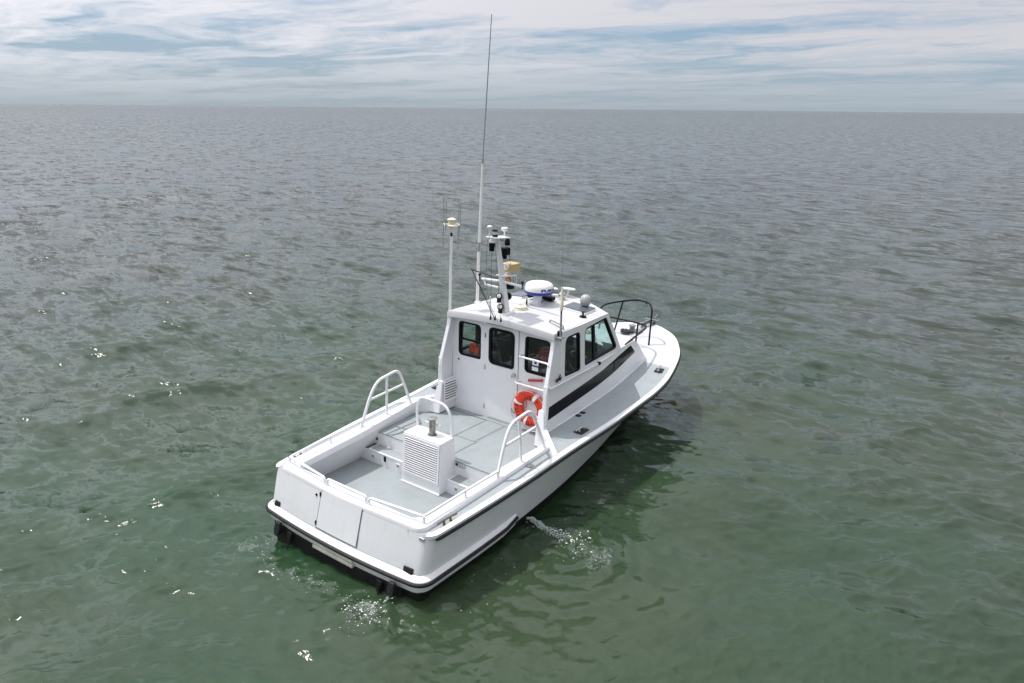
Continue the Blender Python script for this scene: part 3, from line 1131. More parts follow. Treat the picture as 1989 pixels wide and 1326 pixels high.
for s in (-1, 1):
    panel('house_side', low_outer, [], side_low(s), M['white'], boat, thick=0.03)
    panel('cabin_side', up_outer, [w_aft, w_fwd], side_up(s), M['white'], boat, thick=0.035)
    panel('shade_lining', up_outer, [inset(w_aft, 0.004), inset(w_fwd, 0.004)], lambda x, z: (lambda p: (p[0], p[1] - s * 0.028, p[2]))(side_up(s)(max(x, 3.50), z)), M['interior'], boat)  # dark inner sheets added to darken what shows through the windows
    panel('shade_lining', [(3.5, 1.12), (6.2, 1.12), (6.2, 2.019), (3.5, 2.019)], [], lambda x, z: (lambda p: (p[0], p[1] - s * 0.03, p[2]))(side_low(s)(x, z)), M['interior'], boat)
    window(w_aft, side_up(s), (0, s, 0.04), boat)
    window(w_fwd, side_up(s), (0, s, 0.04), boat, bars=[((4.66, 2.08), (4.60, 2.72), 0.075)])
    # black acrylic stripe, slightly proud, tapering to a point forward
    f = side_low(s)
    bt_ = interp([(3.145, 1.45), (4.45, 1.57), (5.45, 1.665), (6.36, 1.78)])
    tp_ = interp([(3.145, 1.655), (4.45, 1.775), (5.40, 1.875), (6.18, 1.955), (6.36, 1.80)])
    m = MB()
    rows = []
    for x in list(np.linspace(3.15, 6.18, 20)) + [6.25, 6.355]:
        a, b = Vector(f(x, bt_(x))), Vector(f(x, tp_(x)))
        o_ = Vector((0, s * 0.022, 0))
        i_ = Vector((0, s * 0.012, 0))
        rows.append([a + i_, a + o_, a.lerp(b, .5) + o_ * 1.1, b + o_, b + i_])
    m.grid(rows)
    m.build('side_stripe', M['stripe'], boat, smooth=40)
    m = MB()
    c0, c1 = Vector(f(5.38, 1.70)), Vector(f(5.62, 1.86))
    m.hexa([Vector(f(5.40, 1.69)) + Vector((0, s * .02, 0)), Vector(f(5.66, 1.715)) + Vector((0, s * .02, 0)), Vector(f(5.66, 1.855)) + Vector((0, s * .02, 0)), Vector(f(5.40, 1.83)) + Vector((0, s * .02, 0))],
           [Vector(f(5.40, 1.69)) + Vector((0, s * .034, 0)), Vector(f(5.66, 1.715)) + Vector((0, s * .034, 0)), Vector(f(5.66, 1.855)) + Vector((0, s * .034, 0)), Vector(f(5.40, 1.83)) + Vector((0, s * .034, 0))])
    m.build('porthole', M['intdark'], boat, bevel=0.006)
    # base moulding
    m = MB()
    m.tube([(x, s * (ybs(x) + 0.012), zd(x) + 0.008) for x in np.linspace(3.14, 6.95, 16)], 0.014, 6)
    m.build('base_moulding', M['white'], boat, smooth=60)
    # ledge handrail
    m = MB()
    m.tube(fillet([(3.19, s * 1.10, 2.03), (3.20, s * 1.135, 1.985), (4.6, s * 1.115, 2.005), (5.2, s * 1.06, 2.01), (5.68, s * 1.005, 2.015), (5.72, s * 0.985, 2.015)], 0.04, 4), 0.018, 8)
    hr_ = m.build('side_handrail', M['white'], boat, smooth=60)
    m = MB()
    m.box(4.70, 4.755, min(s * 1.09, s * 1.14), max(s * 1.09, s * 1.14), 1.985, 2.035)
    m.build('rail_clip', M['blackpaint'], hr_, bevel=0.006)
    # wing box on the inside of the aft house corner
    m = MB()
    m.hexa([(3.03, s * 0.985, 1.06), (3.484, s * 1.0, 1.06), (3.484, s * 1.085, 1.06), (2.98, s * 1.20, 1.06)],
           [(3.115, s * 0.985, 1.62), (3.484, s * 0.985, 1.62), (3.484, s * 1.075, 1.62), (3.135, s * 1.075, 1.62)])
    m.build('wing_box', M['white'], boat, bevel=0.012)
    m = MB()
    e = [(3.165, 2.02), (3.32, 2.55), (3.35, 2.715)]
    for (x0, z0_), (x1, z1_) in zip(e, e[1:]):
        ya_, yb2 = yts(x0) - (z0_ - 2.02) * .045, yts(x1) - (z1_ - 2.02) * .045
        m.hexa([(x0, s * (ya_ + .024), z0_), (x0 + .07, s * (ya_ + .024), z0_), (x0 + .07, s * (ya_ - .05), z0_), (x0, s * (ya_ - .05), z0_)],
               [(x1, s * (yb2 + .024), z1_), (x1 + .07, s * (yb2 + .024), z1_), (x1 + .07, s * (yb2 - .05), z1_), (x1, s * (yb2 - .05), z1_)])
    m.hexa([(3.125, s * 1.115, 1.25), (3.20, s * 1.115, 1.25), (3.20, s * 1.03, 1.25), (3.125, s * 1.03, 1.25)],
           [(3.16, s * 1.112, 2.02), (3.235, s * 1.112, 2.02), (3.235, s * 1.03, 2.02), (3.16, s * 1.03, 2.02)])
    m.build('wing_edge', M['white'], boat, bevel=0.012)

# aft bulkhead with two windows and a door opening
XB = 3.487
bf = lambda y, z: (XB, y, z)
pw = round_poly([(0.935, 2.035), (0.445, 2.04), (0.445, 2.645), (0.935, 2.645)], [0.09, 0.05, 0.09, 0.09])
sw = round_poly([(-0.445, 2.035), (-0.935, 2.035), (-0.935, 2.645), (-0.445, 2.645)], [0.09, 0.09, 0.09, 0.07])
door_o = round_poly([(0.338, 1.075), (-0.338, 1.075), (-0.338, 2.715), (0.338, 2.715)], [0.09, 0.09, 0.03, 0.03])
panel('aft_bulkhead', [(1.06, 1.04), (-1.06, 1.04), (-1.06, 2.79), (-0.5, 2.83), (0, 2.85), (0.5, 2.83), (1.06, 2.79)], [pw, sw, door_o], bf, M['white'], boat, thick=0.04)
panel('shade_lining', [(1.03, 1.12), (-1.03, 1.12), (-1.03, 2.78), (1.03, 2.78)], [inset(pw, 0.004), inset(sw, 0.004), inset(door_o, 0.01)], lambda y, z: (XB + 0.026, y, z), M['interior'], boat)  # added sheet behind the bulkhead, cabin shade put into its colour
window(pw, bf, (-1, 0, 0), boat, bars=[((0.92, 2.33), (0.46, 2.325), 0.03)])
bw = window(sw, bf, (-1, 0, 0), boat)
dwin = round_poly([(0.25, 2.045), (-0.247, 2.045), (-0.247, 2.65), (0.25, 2.65)], [0.10, 0.05, 0.10, 0.08])
dr = panel('cabin_door', inset(door_o, 0.009), [dwin], lambda y, z: (XB - 0.022, y, z), M['white'], boat, thick=0.03)
window(dwin, lambda y, z: (XB - 0.038, y, z), (-1, 0, 0), dr)
m = MB()
for a, b in zip(door_o, door_o[1:] + door_o[:1]):
    m.hexa([(XB - 0.0215, a[0], a[1]), (XB - 0.0215, b[0], b[1]), (XB + 0.01, b[0], b[1]), (XB + 0.01, a[0], a[1])][:4],
           [(XB - 0.0215, a[0] * .976, 1.9 + (a[1] - 1.9) * .99), (XB - 0.0215, b[0] * .976, 1.9 + (b[1] - 1.9) * .99), (XB + 0.01, b[0] * .976, 1.9 + (b[1] - 1.9) * .99), (XB + 0.01, a[0] * .976, 1.9 + (a[1] - 1.9) * .99)])
m.build('door_gasket', M['grey'], dr, smooth=0)
for z in (2.50, 1.95, 1.25):
    m = MB()
    m.tube([(XB - 0.045, 0.338, z - 0.04), (XB - 0.045, 0.338, z + 0.04)], 0.010, 8)
    m.build('hinge', M['steel'], dr)
m = MB()
m.lathe((XB - 0.037, -0.268, 1.94), [(0.034, 0), (0.034, 0.012), (0.014, 0.014), (0.014, 0.045), (0.026, 0.05), (0.026, 0.065)], 16, axis=(-1, 0, 0))
m.build('door_handle', M['steel'], dr)
m = MB()
m.box(XB - 0.06, XB - 0.037, -0.31, -0.24, 1.285, 1.305)
m.tube([(XB - 0.055, -0.26, 1.30), (XB - 0.055, -0.25, 1.37)], 0.006, 6)
m.build('door_hook', M['steel'], dr)
# notice stickers on the starboard pane
nb = MB()
nb.box(XB - 0.0185, XB - 0.0175, -0.72, -0.60, 2.19, 2.295)
nt1 = nb.build('notice', M['paper'], bw, smooth=0)
nb = MB()
nb.box(XB - 0.0198, XB - 0.0188, -0.685, -0.638, 2.215, 2.262)
nb.build('notice_emblem', M['blue'], bw, smooth=0)
nb = MB()
nb.box(XB - 0.0185, XB - 0.0175, -0.715, -0.595, 2.10, 2.165)
nb.build('notice', M['paper'], bw, smooth=0)
# small fittings on the bulkhead
m = MB()
m.lathe((XB - 0.02, 0.92, 1.955), [(0.016, 0), (0.016, 0.008)], 10, axis=(-1, 0, 0))
m.build('grommet', M['blackpaint'], boat)
m = MB()
m.box(XB - 0.05, XB - 0.02, 0.985 - 0.03, 0.985 + 0.02, 1.40, 1.47)
m.build('junction_box', M['grey'], boat, bevel=0.008)
# ladder rungs at the starboard side
for z, ye in ((2.33, -0.43), (1.872, -0.36)):
    m = MB()
    m.tube(fillet([(3.25, -1.05, z - 0.005), (3.33, -0.98, z - 0.003), (3.33, ye, z), (XB - 0.02, ye - 0.005, z)], 0.035, 5), 0.017, 8)
    m.build('ladder_rung', M['white'], boat, smooth=60)
# louvre on the inner face of the port wing box
m = MB()
m.box(3.135, 3.47, 0.972, 0.9845, 1.235, 1.60)
lv = m.build('wing_louvre', M['vent'], boat, smooth=0)
m = MB()
for (a, b, c, d) in ((3.13, 3.475, 1.575, 1.605), (3.13, 3.475, 1.225, 1.255), (3.13, 3.16, 1.255, 1.575), (3.445, 3.475, 1.255, 1.575)):
    m.box(a, b, 0.958, 0.975, c, d)
m.build('louvre_frame', M['white'], lv, bevel=0.003)
lm = None
for i in range(7):
    z = 1.255 + 0.32 * (i + 0.5) / 7
    if lm is None:
        mm = MB()
        mm.hexa([(-0.142, -0.018, -0.020), (0.142, -0.018, -0.020), (0.142, -0.004, -0.004), (-0.142, -0.004, -0.004)], [(-0.142, -0.018, -0.002), (0.142, -0.018, -0.002), (0.142, -0.004, 0.004), (-0.142, -0.004, 0.004)])
        s0 = mm.build('slat', M['white'], lv, smooth=0)
        lm = s0.data
    else:
        s0 = bpy.data.objects.new('slat', lm)
        COL.objects.link(s0)
        s0.parent = lv
    s0.location = (3.3025, 0.972, z)

# ---------------------------------------------------------------- roof
m = MB()


def roof_pt(u, v, zoff=0.0, grow=0.0):
    """u 0 aft .. 1 forward; v -1 stbd .. 1 port"""
    w0, w1 = 1.062 + grow, 0.985 + grow
    xa = 3.345 - grow - 0.05 * (1 - v * v)
    xfw = 5.115 + grow + 0.40 * (1 - abs(v) ** 1.15)
    x = xa + (xfw - xa) * u
    wv = w0 + (w1 - w0) * u
    ze = 2.812 - 0.012 * u
    return (x, v * wv, ze + 0.072 * (1 - v * v) + zoff)


nu, nv = 16, 20
top = [[roof_pt(i / nu, -1 + 2 * j / nv) for j in range(nv + 1)] for i in range(nu + 1)]
m.grid(top)


def skirt(path):
    rows = []
    for (u, v) in path:
        a = roof_pt(u, v)
        b = roof_pt(u, v, -0.03, 0.012)
        c = roof_pt(u, v, -0.105, 0.014)
        d = roof_pt(u, v, -0.105, -0.06)
        rows.append([a, b, c, d])
    return rows


path = [(0, -1 + 2 * j / nv) for j in range(nv + 1)] + [(i / nu, 1) for i in range(1, nu + 1)] + [(1, 1 - 2 * j / nv) for j in range(1, nv + 1)] + [(1 - i / nu, -1) for i in range(1, nu + 1)]
m.grid(skirt(path))
roof = m.build('cabin_roof', M['roofwhite'], boat, smooth=32)
m = MB()
m.grid([[roof_pt(i / nu, -1 + 2 * j / nv, -0.10, -0.04) for j in range(nv + 1)] for i in range(nu + 1)])
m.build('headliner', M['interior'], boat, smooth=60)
m = MB()
m.tube([(3.6, 0.11, 2.883), (4.2, 0.098, 2.886), (4.75, 0.085, 2.884)], 0.004, 6)
m.tube([(4.25, 0.09, 2.886), (4.16, -0.62, 2.868)], 0.004, 6)
m.build('roof_cable', M['grey'], roof)

# windscreen: raked V front
zb_w, zt_w = 2.02, 2.72


def wsf(v, z):
    t = (z - zb_w) / (zt_w - zb_w)
    k = 1 - abs(v) ** 1.1
    x = (5.64 + 0.45 * k) * (1 - t) + (5.13 + 0.40 * k) * t
    y = v * ((yts(4.6) - 0.05) * (1 - t) + 0.985 * t)
    return (x, y, z)


for (a, b) in ((-1.0, -0.94), (-0.36, -0.31), (0.31, 0.36), (0.94, 1.0)):
    m = MB()
    m.hexa([Vector(wsf(a, 2.02)) - Vector((.03, 0, 0)), Vector(wsf(b, 2.02)) - Vector((.03, 0, 0)), wsf(b, 2.02), wsf(a, 2.02)],
           [Vector(wsf(a, 2.75)) - Vector((.03, 0, 0)), Vector(wsf(b, 2.75)) - Vector((.03, 0, 0)), wsf(b, 2.75), wsf(a, 2.75)])
    m.build('windscreen_pillar', M['white'], boat, smooth=0)
for (a, b) in ((-0.94, -0.36), (-0.31, 0.31), (0.36, 0.94)):
    nn = 5
    m = MB()
    m.grid([[Vector(wsf(a + (b - a) * k / nn, z)) - Vector((0.012, 0, 0)) for k in range(nn + 1)] for z in (2.04, 2.72)])
    m.build('windscreen', M['screen'], boat, smooth=0)

# trunk top forward of the windscreen, sloping down to the foredeck
m = MB()
rows = []
prof = [(5.55, 2.022), (6.0, 2.015), (6.36, 2.0), (6.50, 1.93), (6.72, 1.73), (7.04, zd(7.04) + 0.01)]
for i, (x, z) in enumerate(prof):
    k = [0.06, 0.06, 0.055, 0.05, 0.03, 0.03][i]
    fx = [0, 0.05, 0.10, 0.14, 0.2, 0.25][i]
    t = min(max((z - zd(x)) / (2.02 - zd(x)), 0), 1)
    w = ybs(x) * (1 - t) + yts(x) * t + 0.015
    rows.append([(x + fx * (1 - v * v), v * w, z + k * (1 - v * v)) for v in np.linspace(-1, 1, 13)])
m.grid(rows)
m.build('trunk_top', M['white'], boat, smooth=28)
m = MB()
m.lathe((6.02, -0.12, 2.06), [(0.10, 0), (0.11, 0.05), (0.09, 0.085), (0.03, 0.10)], 20)
m.build('deck_vent', M['cream'], boat)

# cabin interior
m = MB()
m.box(3.53, 5.9, -1.0, 1.0, 1.10, 1.14)
m.build('cabin_floor', M['intdark'], boat, smooth=0)
m = MB()
m.hexa([(5.0, -0.98, 1.14), (5.9, -0.9, 1.14), (5.9, 0.9, 1.14), (5.0, 0.98, 1.14)], [(5.12, -0.96, 2.03), (5.75, -0.86, 2.06), (5.75, 0.86, 2.06), (5.12, 0.96, 2.03)])
m.build('helm_dash', M['intdark'], boat, bevel=0.03)
for (x0, y0_) in ((5.18, -0.62), (5.22, -0.1)):
    m = MB()
    m.box(x0, x0 + 0.08, y0_ - 0.16, y0_ + 0.16, 1.96, 2.18)
    m.build('helm_display', M['blackpaint'], boat, bevel=0.015)
m = MB()
whl = [(4.98, -0.55 + 0.19 * math.cos(t), 1.86 + 0.19 * math.sin(t)) for t in np.linspace(0, 2 * math.pi, 25)[:-1]]
m.tube(whl, 0.014, 8, closed=True)
for t in (0.5, 2.6, 4.7):
    m.tube([(5.0, -0.55, 1.86), (4.98, -0.55 + 0.18 * math.cos(t), 1.86 + 0.18 * math.sin(t))], 0.009, 6)
m.tube([(4.99, -0.55, 1.86), (5.14, -0.55, 1.84)], 0.02, 8)
m.build('helm_wheel', M['steel'], boat, smooth=60)
for y in (-0.55, 0.58):
    m = MB()
    m.lathe((4.42, y, 1.14), [(0.16, 0), (0.16, 0.02), (0.05, 0.03), (0.05, 0.5)], 14)
    m.box(4.20, 4.66, y - 0.24, y + 0.24, 1.64, 1.76)
    m.hexa([(4.16, y - 0.23, 1.72), (4.26, y - 0.23, 1.72), (4.26, y + 0.23, 1.72), (4.16, y + 0.23, 1.72)], [(4.08, y - 0.20, 2.24), (4.16, y - 0.20, 2.24), (4.16, y + 0.20, 2.24), (4.08, y + 0.20, 2.24)])
    m.build('helm_seat', M['casegrey'] if y < 0 else M['intdark'], boat, bevel=0.03)
m = MB()
m.box(3.54, 3.95, 0.40, 0.98, 1.14, 2.06)
m.build('side_locker', M['casegrey'], boat, bevel=0.02)
m = MB()
m.box(3.54, 3.90, -0.98, -0.44, 1.14, 2.02)
m.build('side_locker', M['casegrey'], boat, bevel=0.02)

# grab loop and hatches, horns, lights on the roof
m = MB()
m.tube(fillet([(3.765, -0.705, 2.84), (3.765, -0.705, 2.895), (3.665, -1.02, 2.875), (3.665, -1.02, 2.81)], 0.03, 5), 0.012, 8)
m.tube([(3.765, -0.705, 2.85), (3.665, -1.02, 2.828)], 0.008, 8)
m.build('grab_loop', M['grey'], boat, smooth=60)


def roofz(x, y):
    u = (x - 3.33) / (5.3 - 3.33)
    w = 1.06 - 0.075 * u
    return 2.812 - 0.012 * u + 0.072 * (1 - (y / w) ** 2)


def roof_hatch(c, sx_, sy_, ang):
    c_, s_ = math.cos(ang), math.sin(ang)
    q = [(-sx_, -sy_), (sx_, -sy_), (sx_, sy_), (-sx_, sy_)]
    P = [(c[0] + a * c_ - b * s_, c[1] + a * s_ + b * c_) for a, b in q]
    m = MB()
    m.hexa([(a, b, roofz(a, b) - 0.01) for a, b in P], [(a, b, roofz(a, b) + 0.035) for a, b in P])
    o = m.build('roof_hatch', M['white'], boat, bevel=0.012)
    P2 = [(c[0] + a * c_ * .97 - b * s_ * .97, c[1] + a * s_ * .97 + b * c_ * .97) for a, b in q]
    m = MB()
    m.hexa([(a, b, roofz(a, b) + 0.0355) for a, b in P2], [(a, b, roofz(a, b) + 0.052) for a, b in P2])
    m.build('hatch_lid', M['hatch'], o, bevel=0.008)
    return o


roof_hatch((4.80, -0.62), 0.20, 0.22, 0.06)
roof_hatch((4.93, 0.69), 0.20, 0.20, -0.1)
m = MB()
m.lathe((4.93, -0.66, 2.86), [(0.03, 0.02), (0.08, 0.06), (0.098, 0.12), (0.085, 0.19), (0.05, 0.225), (0.012, 0.235)], 20)
m.build('dome_vent', M['ventdome'], boat, smooth=60)
m = MB()
m.lathe((4.50, -0.875, 2.822), [(0.065, 0), (0.055, 0.02), (0.018, 0.028), (0.015, 0.075), (0.028, 0.08), (0.028, 0.095)], 16)
m.build('mushroom_vent', M['blackpaint'], boat, smooth=50)
m = MB()
m.lathe((4.045, 0.075, 2.878), [(0.125, 0), (0.125, 0.012), (0.116, 0.018), (0.118, 0.05), (0.10, 0.068), (0.075, 0.072)], 28)
rv = m.build('roof_vent', M['cream'], boat, smooth=40)
m = MB()
m.box(4.0, 4.09, 0.035, 0.115, 2.949, 2.953)
m.build('solar_cell', M['grey'], rv, smooth=0)
m = MB()
m.tube([(4.25, 0.09, 2.88), (4.25, 0.09, 3.02)], 0.011, 8, radii=[0.016, 0.009])
m.lathe((4.25, 0.09, 2.94), [(0.015, 0), (0.015, 0.03)], 8)
m.build('stub_antenna', M['blackpaint'], boat)

# radar on its pedestal
m = MB()
m.box(4.42, 4.60, -0.05, 0.18, 2.872, 2.89)
m.hexa([(4.455, 0.0, 2.885), (4.545, 0.0, 2.885), (4.545, 0.125, 2.885), (4.455, 0.125, 2.885)], [(4.51, 0.005, 3.07), (4.62, 0.005, 3.07), (4.62, 0.125, 3.07), (4.51, 0.125, 3.07)])
for a in (4.435, 4.585):
    for b in (-0.035, 0.165):
        m.lathe((a, b, 2.889), [(0.009, 0), (0.009, 0.010)], 6)
m.build('radar_pedestal', M['white'], boat, bevel=0.008)
RC = Vector((4.575, 0.065, 3.055))
m = MB()
m.lathe(RC + Vector((0, 0, 0.063)), [(0.251, 0), (0.253, 0.024), (0.249, 0.062), (0.232, 0.104), (0.186, 0.134), (0.10, 0.151), (0.02, 0.156)], 40)
rd = m.build('radar_dome', M['domewhite'], boat, smooth=60)
m = MB()
m.lathe(RC, [(0.13, -0.005), (0.21, 0.0), (0.242, 0.014), (0.252, 0.028), (0.2525, 0.0625)], 40)
m.build('dome_base', M['blue'], rd, smooth=60)


def text_mesh(txt, size, bold=0.0):
    cu = bpy.data.curves.new('t', 'FONT')
    cu.body = txt
    cu.size = size
    cu.align_x = 'LEFT'
    cu.offset = bold
    cu.resolution_u = 3
    ob = bpy.data.objects.new('t', cu)
    COL.objects.link(ob)
    dg = bpy.context.evaluated_depsgraph_get()
    dg.update()
    me = bpy.data.meshes.new_from_object(ob.evaluated_get(dg))
    vs = [tuple(v.co) for v in me.vertices]
    fs = [tuple(p.vertices) for p in me.polygons]
    bpy.data.objects.remove(ob)
    bpy.data.curves.remove(cu)
    bpy.data.meshes.remove(me)
    return vs, fs


# lettering on the radome: starts facing aft-starboard and runs forward round the starboard side
vs, fs = text_mesh('FURUNO', 0.085, 0.004)
m = MB()
a0 = math.radians(-139)
out = []
for x, y, z in vs:
    a = a0 + (x * 1.45) / 0.248
    out.append((RC.x + 0.2545 * math.cos(a), RC.y + 0.2545 * math.sin(a), RC.z + 0.076 + y * 0.72))
m.add(out, fs)
m.build('lettering', M['navy'], rd, smooth=0)

# horns and searchlight forward
m = MB()
m.box(4.78, 4.90, 0.12, 0.40, 2.90, 3.0)
m.box(4.80, 4.92, -0.06, 0.12, 2.89, 2.96)
m.lathe((4.76, 0.36, 2.95), [(0.05, 0), (0.05, 0.05), (0.035, 0.06)], 14, axis=(-1, 0.1, 0))
m.build('air_horn_box', M['blackpaint'], boat, bevel=0.012)
m = MB()
m.lathe((5.22, 0.22, 3.0), [(0.11, 0), (0.115, 0.02), (0.10, 0.03), (0.02, 0.035)], 20, axis=(0.15, 0, 1))
m.lathe((5.22, 0.22, 2.87), [(0.02, 0), (0.02, 0.13)], 8)
m.build('horn', M['domewhite'], boat, smooth=40)
m = MB()
m.lathe((5.40, -0.02, 3.0), [(0.13, 0), (0.135, 0.02), (0.11, 0.03), (0.02, 0.035)], 20, axis=(0.15, 0, 1))
m.lathe((5.40, -0.02, 2.87), [(0.02, 0), (0.02, 0.13)], 8)
m.build('horn', M['domewhite'], boat, smooth=40)
m = MB()
m.lathe((5.12, -0.07, 2.945), [(0.02, -0.07), (0.055, -0.05), (0.072, -0.01), (0.07, 0.03), (0.05, 0.05)], 18, axis=(1, -0.2, 0.1))
m.lathe((5.12, -0.07, 2.865), [(0.035, 0), (0.02, 0.02), (0.018, 0.03)], 10)
m.build('searchlight', M['steel'], boat, smooth=50)
m = MB()
m.tube([(4.95, 0.02, 2.875), (4.92, 0.06, 2.99), (4.98, 0.08, 3.02)], 0.014, 8)
m.build('horn_bracket', M['intdark'], boat)

# ---------------------------------------------------------------- mast
m = MB()
m.hexa([(3.49, -0.03, 2.872), (3.80, 0.0, 2.876), (3.80, 0.27, 2.876), (3.49, 0.22, 2.872)], [(3.50, -0.02, 2.90), (3.79, 0.01, 2.905), (3.79, 0.255, 2.905), (3.50, 0.21, 2.90)])
mp_ = m.build('mast_plate', M['white'], boat, bevel=0.006)


def mast_x(z):
    return 3.675 - (z - 2.89) * 0.228


m = MB()
sec = []
for z in np.linspace(2.90, 4.16, 9):
    t = (z - 2.9) / 1.26
    a = 0.060 * (1 - t) + 0.030 * t
    b = 0.055 * (1 - t) + 0.030 * t
    x = mast_x(z)
    sec.append([(x - a, 0.1 - b * .7, z), (x - a * .6, 0.1 - b, z), (x + a * .6, 0.1 - b, z), (x + a, 0.1 - b * .7, z), (x + a, 0.1 + b * .7, z), (x + a * .6, 0.1 + b, z), (x - a * .6, 0.1 + b, z), (x - a, 0.1 + b * .7, z), (x - a, 0.1 - b * .7, z)])
m.grid(sec)
mast = m.build('mast', M['white'], boat, smooth=40)
# masthead plate with antennas and lights
m = MB()
m.hexa([(3.22, 0.0, 4.15), (3.62, 0.0, 4.12), (3.64, 0.18, 4.12), (3.24, 0.22, 4.15)], [(3.22, 0.0, 4.175), (3.62, 0.0, 4.145), (3.64, 0.18, 4.145), (3.24, 0.22, 4.175)])
m.lathe((3.28, 0.10, 4.08), [(0.055, 0), (0.055, 0.06), (0.04, 0.075)], 14)
m.build('masthead_plate', M['white'], mast, bevel=0.01)
for (x, y, zb2, zt2, r) in ((3.215, 0.12, 4.175, 4.335, 0.042), (3.575, 0.10, 4.14, 4.275, 0.056)):
    m = MB()
    m.lathe((x, y, zb2), [(0.012, 0), (0.012, zt2 - zb2 - 0.05), (r * .6, zt2 - zb2 - 0.045), (r, zt2 - zb2 - 0.02), (r * .95, zt2 - zb2 + 0.008), (r * .5, zt2 - zb2 + 0.018)], 18)
    m.build('gps_antenna', M['domewhite'], mast, smooth=40)
m = MB()
m.lathe((3.33, 0.10, 4.165), [(0.045, 0), (0.045, 0.035), (0.04, 0.04)], 16)
m.lathe((3.33, 0.10, 4.255), [(0.045, 0), (0.045, 0.022), (0.03, 0.026)], 16)
al = m.build('anchor_light', M['blackpaint'], mast, smooth=40)
m = MB()
m.lathe((3.33, 0.10, 4.2051), [(0.038, 0), (0.038, 0.0498)], 16)
m.build('lens', M['lens'], al)
m = MB()
m.lathe((3.255, 0.10, 3.955), [(0.042, 0), (0.045, 0.06), (0.05, 0.12)], 14)
m.lathe((3.645, 0.09, 4.0), [(0.045, 0), (0.045, 0.05), (0.03, 0.1), (0.02, 0.115)], 14)
m.build('deck_light', M['blackpaint'], mast, smooth=40)
m = MB()
m.box(3.52, 3.66, 0.03, 0.18, 3.85, 3.97)
m.box(3.545, 3.60, 0.05, 0.16, 3.79, 3.85)
m.box(3.43, 3.55, 0.07, 0.13, 3.80, 3.83)
m.build('camera_pod', M['blackpaint'], mast, bevel=0.02)
m = MB()
m.hexa([(3.62, -0.02, 3.565), (3.86, -0.02, 3.555), (3.86, 0.19, 3.555), (3.62, 0.19, 3.565)], [(3.62, -0.02, 3.70), (3.87, -0.02, 3.70), (3.87, 0.19, 3.70), (3.62, 0.19, 3.70)])
fb = m.build('floodlight_box', M['tan'], mast, bevel=0.008)
m = MB()
m.lathe((3.60, 0.075, 3.655), [(0.048, 0), (0.05, 0.03), (0.045, 0.05)], 16, axis=(1, -0.25, 0))
m.build('floodlight_end', M['domewhite'], fb, smooth=40)
m = MB()
m.lathe((3.598, 0.075, 3.655), [(0.009, 0), (0.009, 0.004)], 8, axis=(-1, 0.25, 0))
m.build('end_screw', M['blackpaint'], fb)
m = MB()
m.hexa([(3.48, 0.0, 3.515), (3.79, -0.02, 3.50), (3.80, 0.2, 3.50), (3.48, 0.18, 3.515)], [(3.48, 0.0, 3.54), (3.79, -0.02, 3.52), (3.80, 0.2, 3.52), (3.48, 0.18, 3.54)])
m.tube([(3.79, 0.0, 3.51), (3.81, 0.0, 3.30)], 0.010, 6)
m.build('light_bracket', M['white'], mast, bevel=0.005)
m = MB()
m.lathe((3.66, 0.09, 3.43), [(0.03, -0.05), (0.06, -0.03), (0.066, 0.02), (0.06, 0.03)], 18, axis=(-0.6, -0.75, 0.1))
m.box(3.68, 3.79, 0.03, 0.14, 3.28, 3.36)
ww = m.build('work_light', M['blackpaint'], mast, smooth=40)
m = MB()
m.lathe((3.66 - .6 * .028, 0.09 - .75 * .028, 3.433), [(0.053, 0), (0.045, 0.012), (0.02, 0.018)], 18, axis=(-0.6, -0.75, 0.1))
m.build('amber_lens', M['amber'], ww, smooth=40)
# yard with small lights and the two running lights on the aft face of the mast
m = MB()
m.tube([(3.53, 0.50, 3.41), (3.54, 0.10, 3.43), (3.55, -0.30, 3.40)], 0.022, 8)
m.build('yard', M['white'], mast, smooth=60)
for y in (0.55, -0.31):
    m = MB()
    m.tube([(3.53, y, 3.36), (3.53, y, 3.47)], 0.009, 6)
    m.lathe((3.53, y, 3.46), [(0.022, 0), (0.022, 0.03)], 10)
    m.build('yard_fitting', M['blackpaint'], mast)
m = MB()
m.tube([(3.53, 0.45, 3.40), (3.52, 0.42, 3.33), (3.53, 0.15, 3.32)], 0.018, 8)
m.build('yard_horn', M['domewhite'], mast, smooth=50)
for z in (3.185, 3.0):
    m = MB()
    m.lathe((mast_x(z) - 0.105, 0.12, z - 0.10), [(0.036, 0), (0.036, 0.055)], 14)
    m.lathe((mast_x(z) - 0.105, 0.12, z), [(0.03, -0.045), (0.052, -0.02), (0.052, 0.02), (0.03, 0.045)], 16, axis=(-0.75, -0.5, 0.35))
    o_ = m.build('stern_light', M['blackpaint'], mast, smooth=40)
    m = MB()
    m.lathe((mast_x(z) - 0.105 - 0.045 * .75, 0.12 - .045 * .5, z + 0.016), [(0.034, 0), (0.02, 0.006)], 12, axis=(-0.75, -0.5, 0.35))
    m.build('lens', M['domewhite'], o_, smooth=40)
m = MB()
m.lathe((3.71, 0.10, 3.15), [(0.02, -0.06), (0.06, -0.03), (0.066, 0.02), (0.05, 0.05)], 16, axis=(1, 0.3, 0.2))
m.build('loudhailer', M['blackpaint'], mast, smooth=50)
m = MB()
m.tube([(3.40, 0.1, 3.50), (2.77, 0.1, 3.735)], 0.010, 6)
m.tube([(2.77, 0.1, 3.735), (3.25, 0.01, 2.885)], 0.007, 6)
m.lathe((2.77, 0.1, 3.73), [(0.016, 0), (0.016, 0.02)], 8)
m.build('gaff', M['wire'], mast)
m = MB()
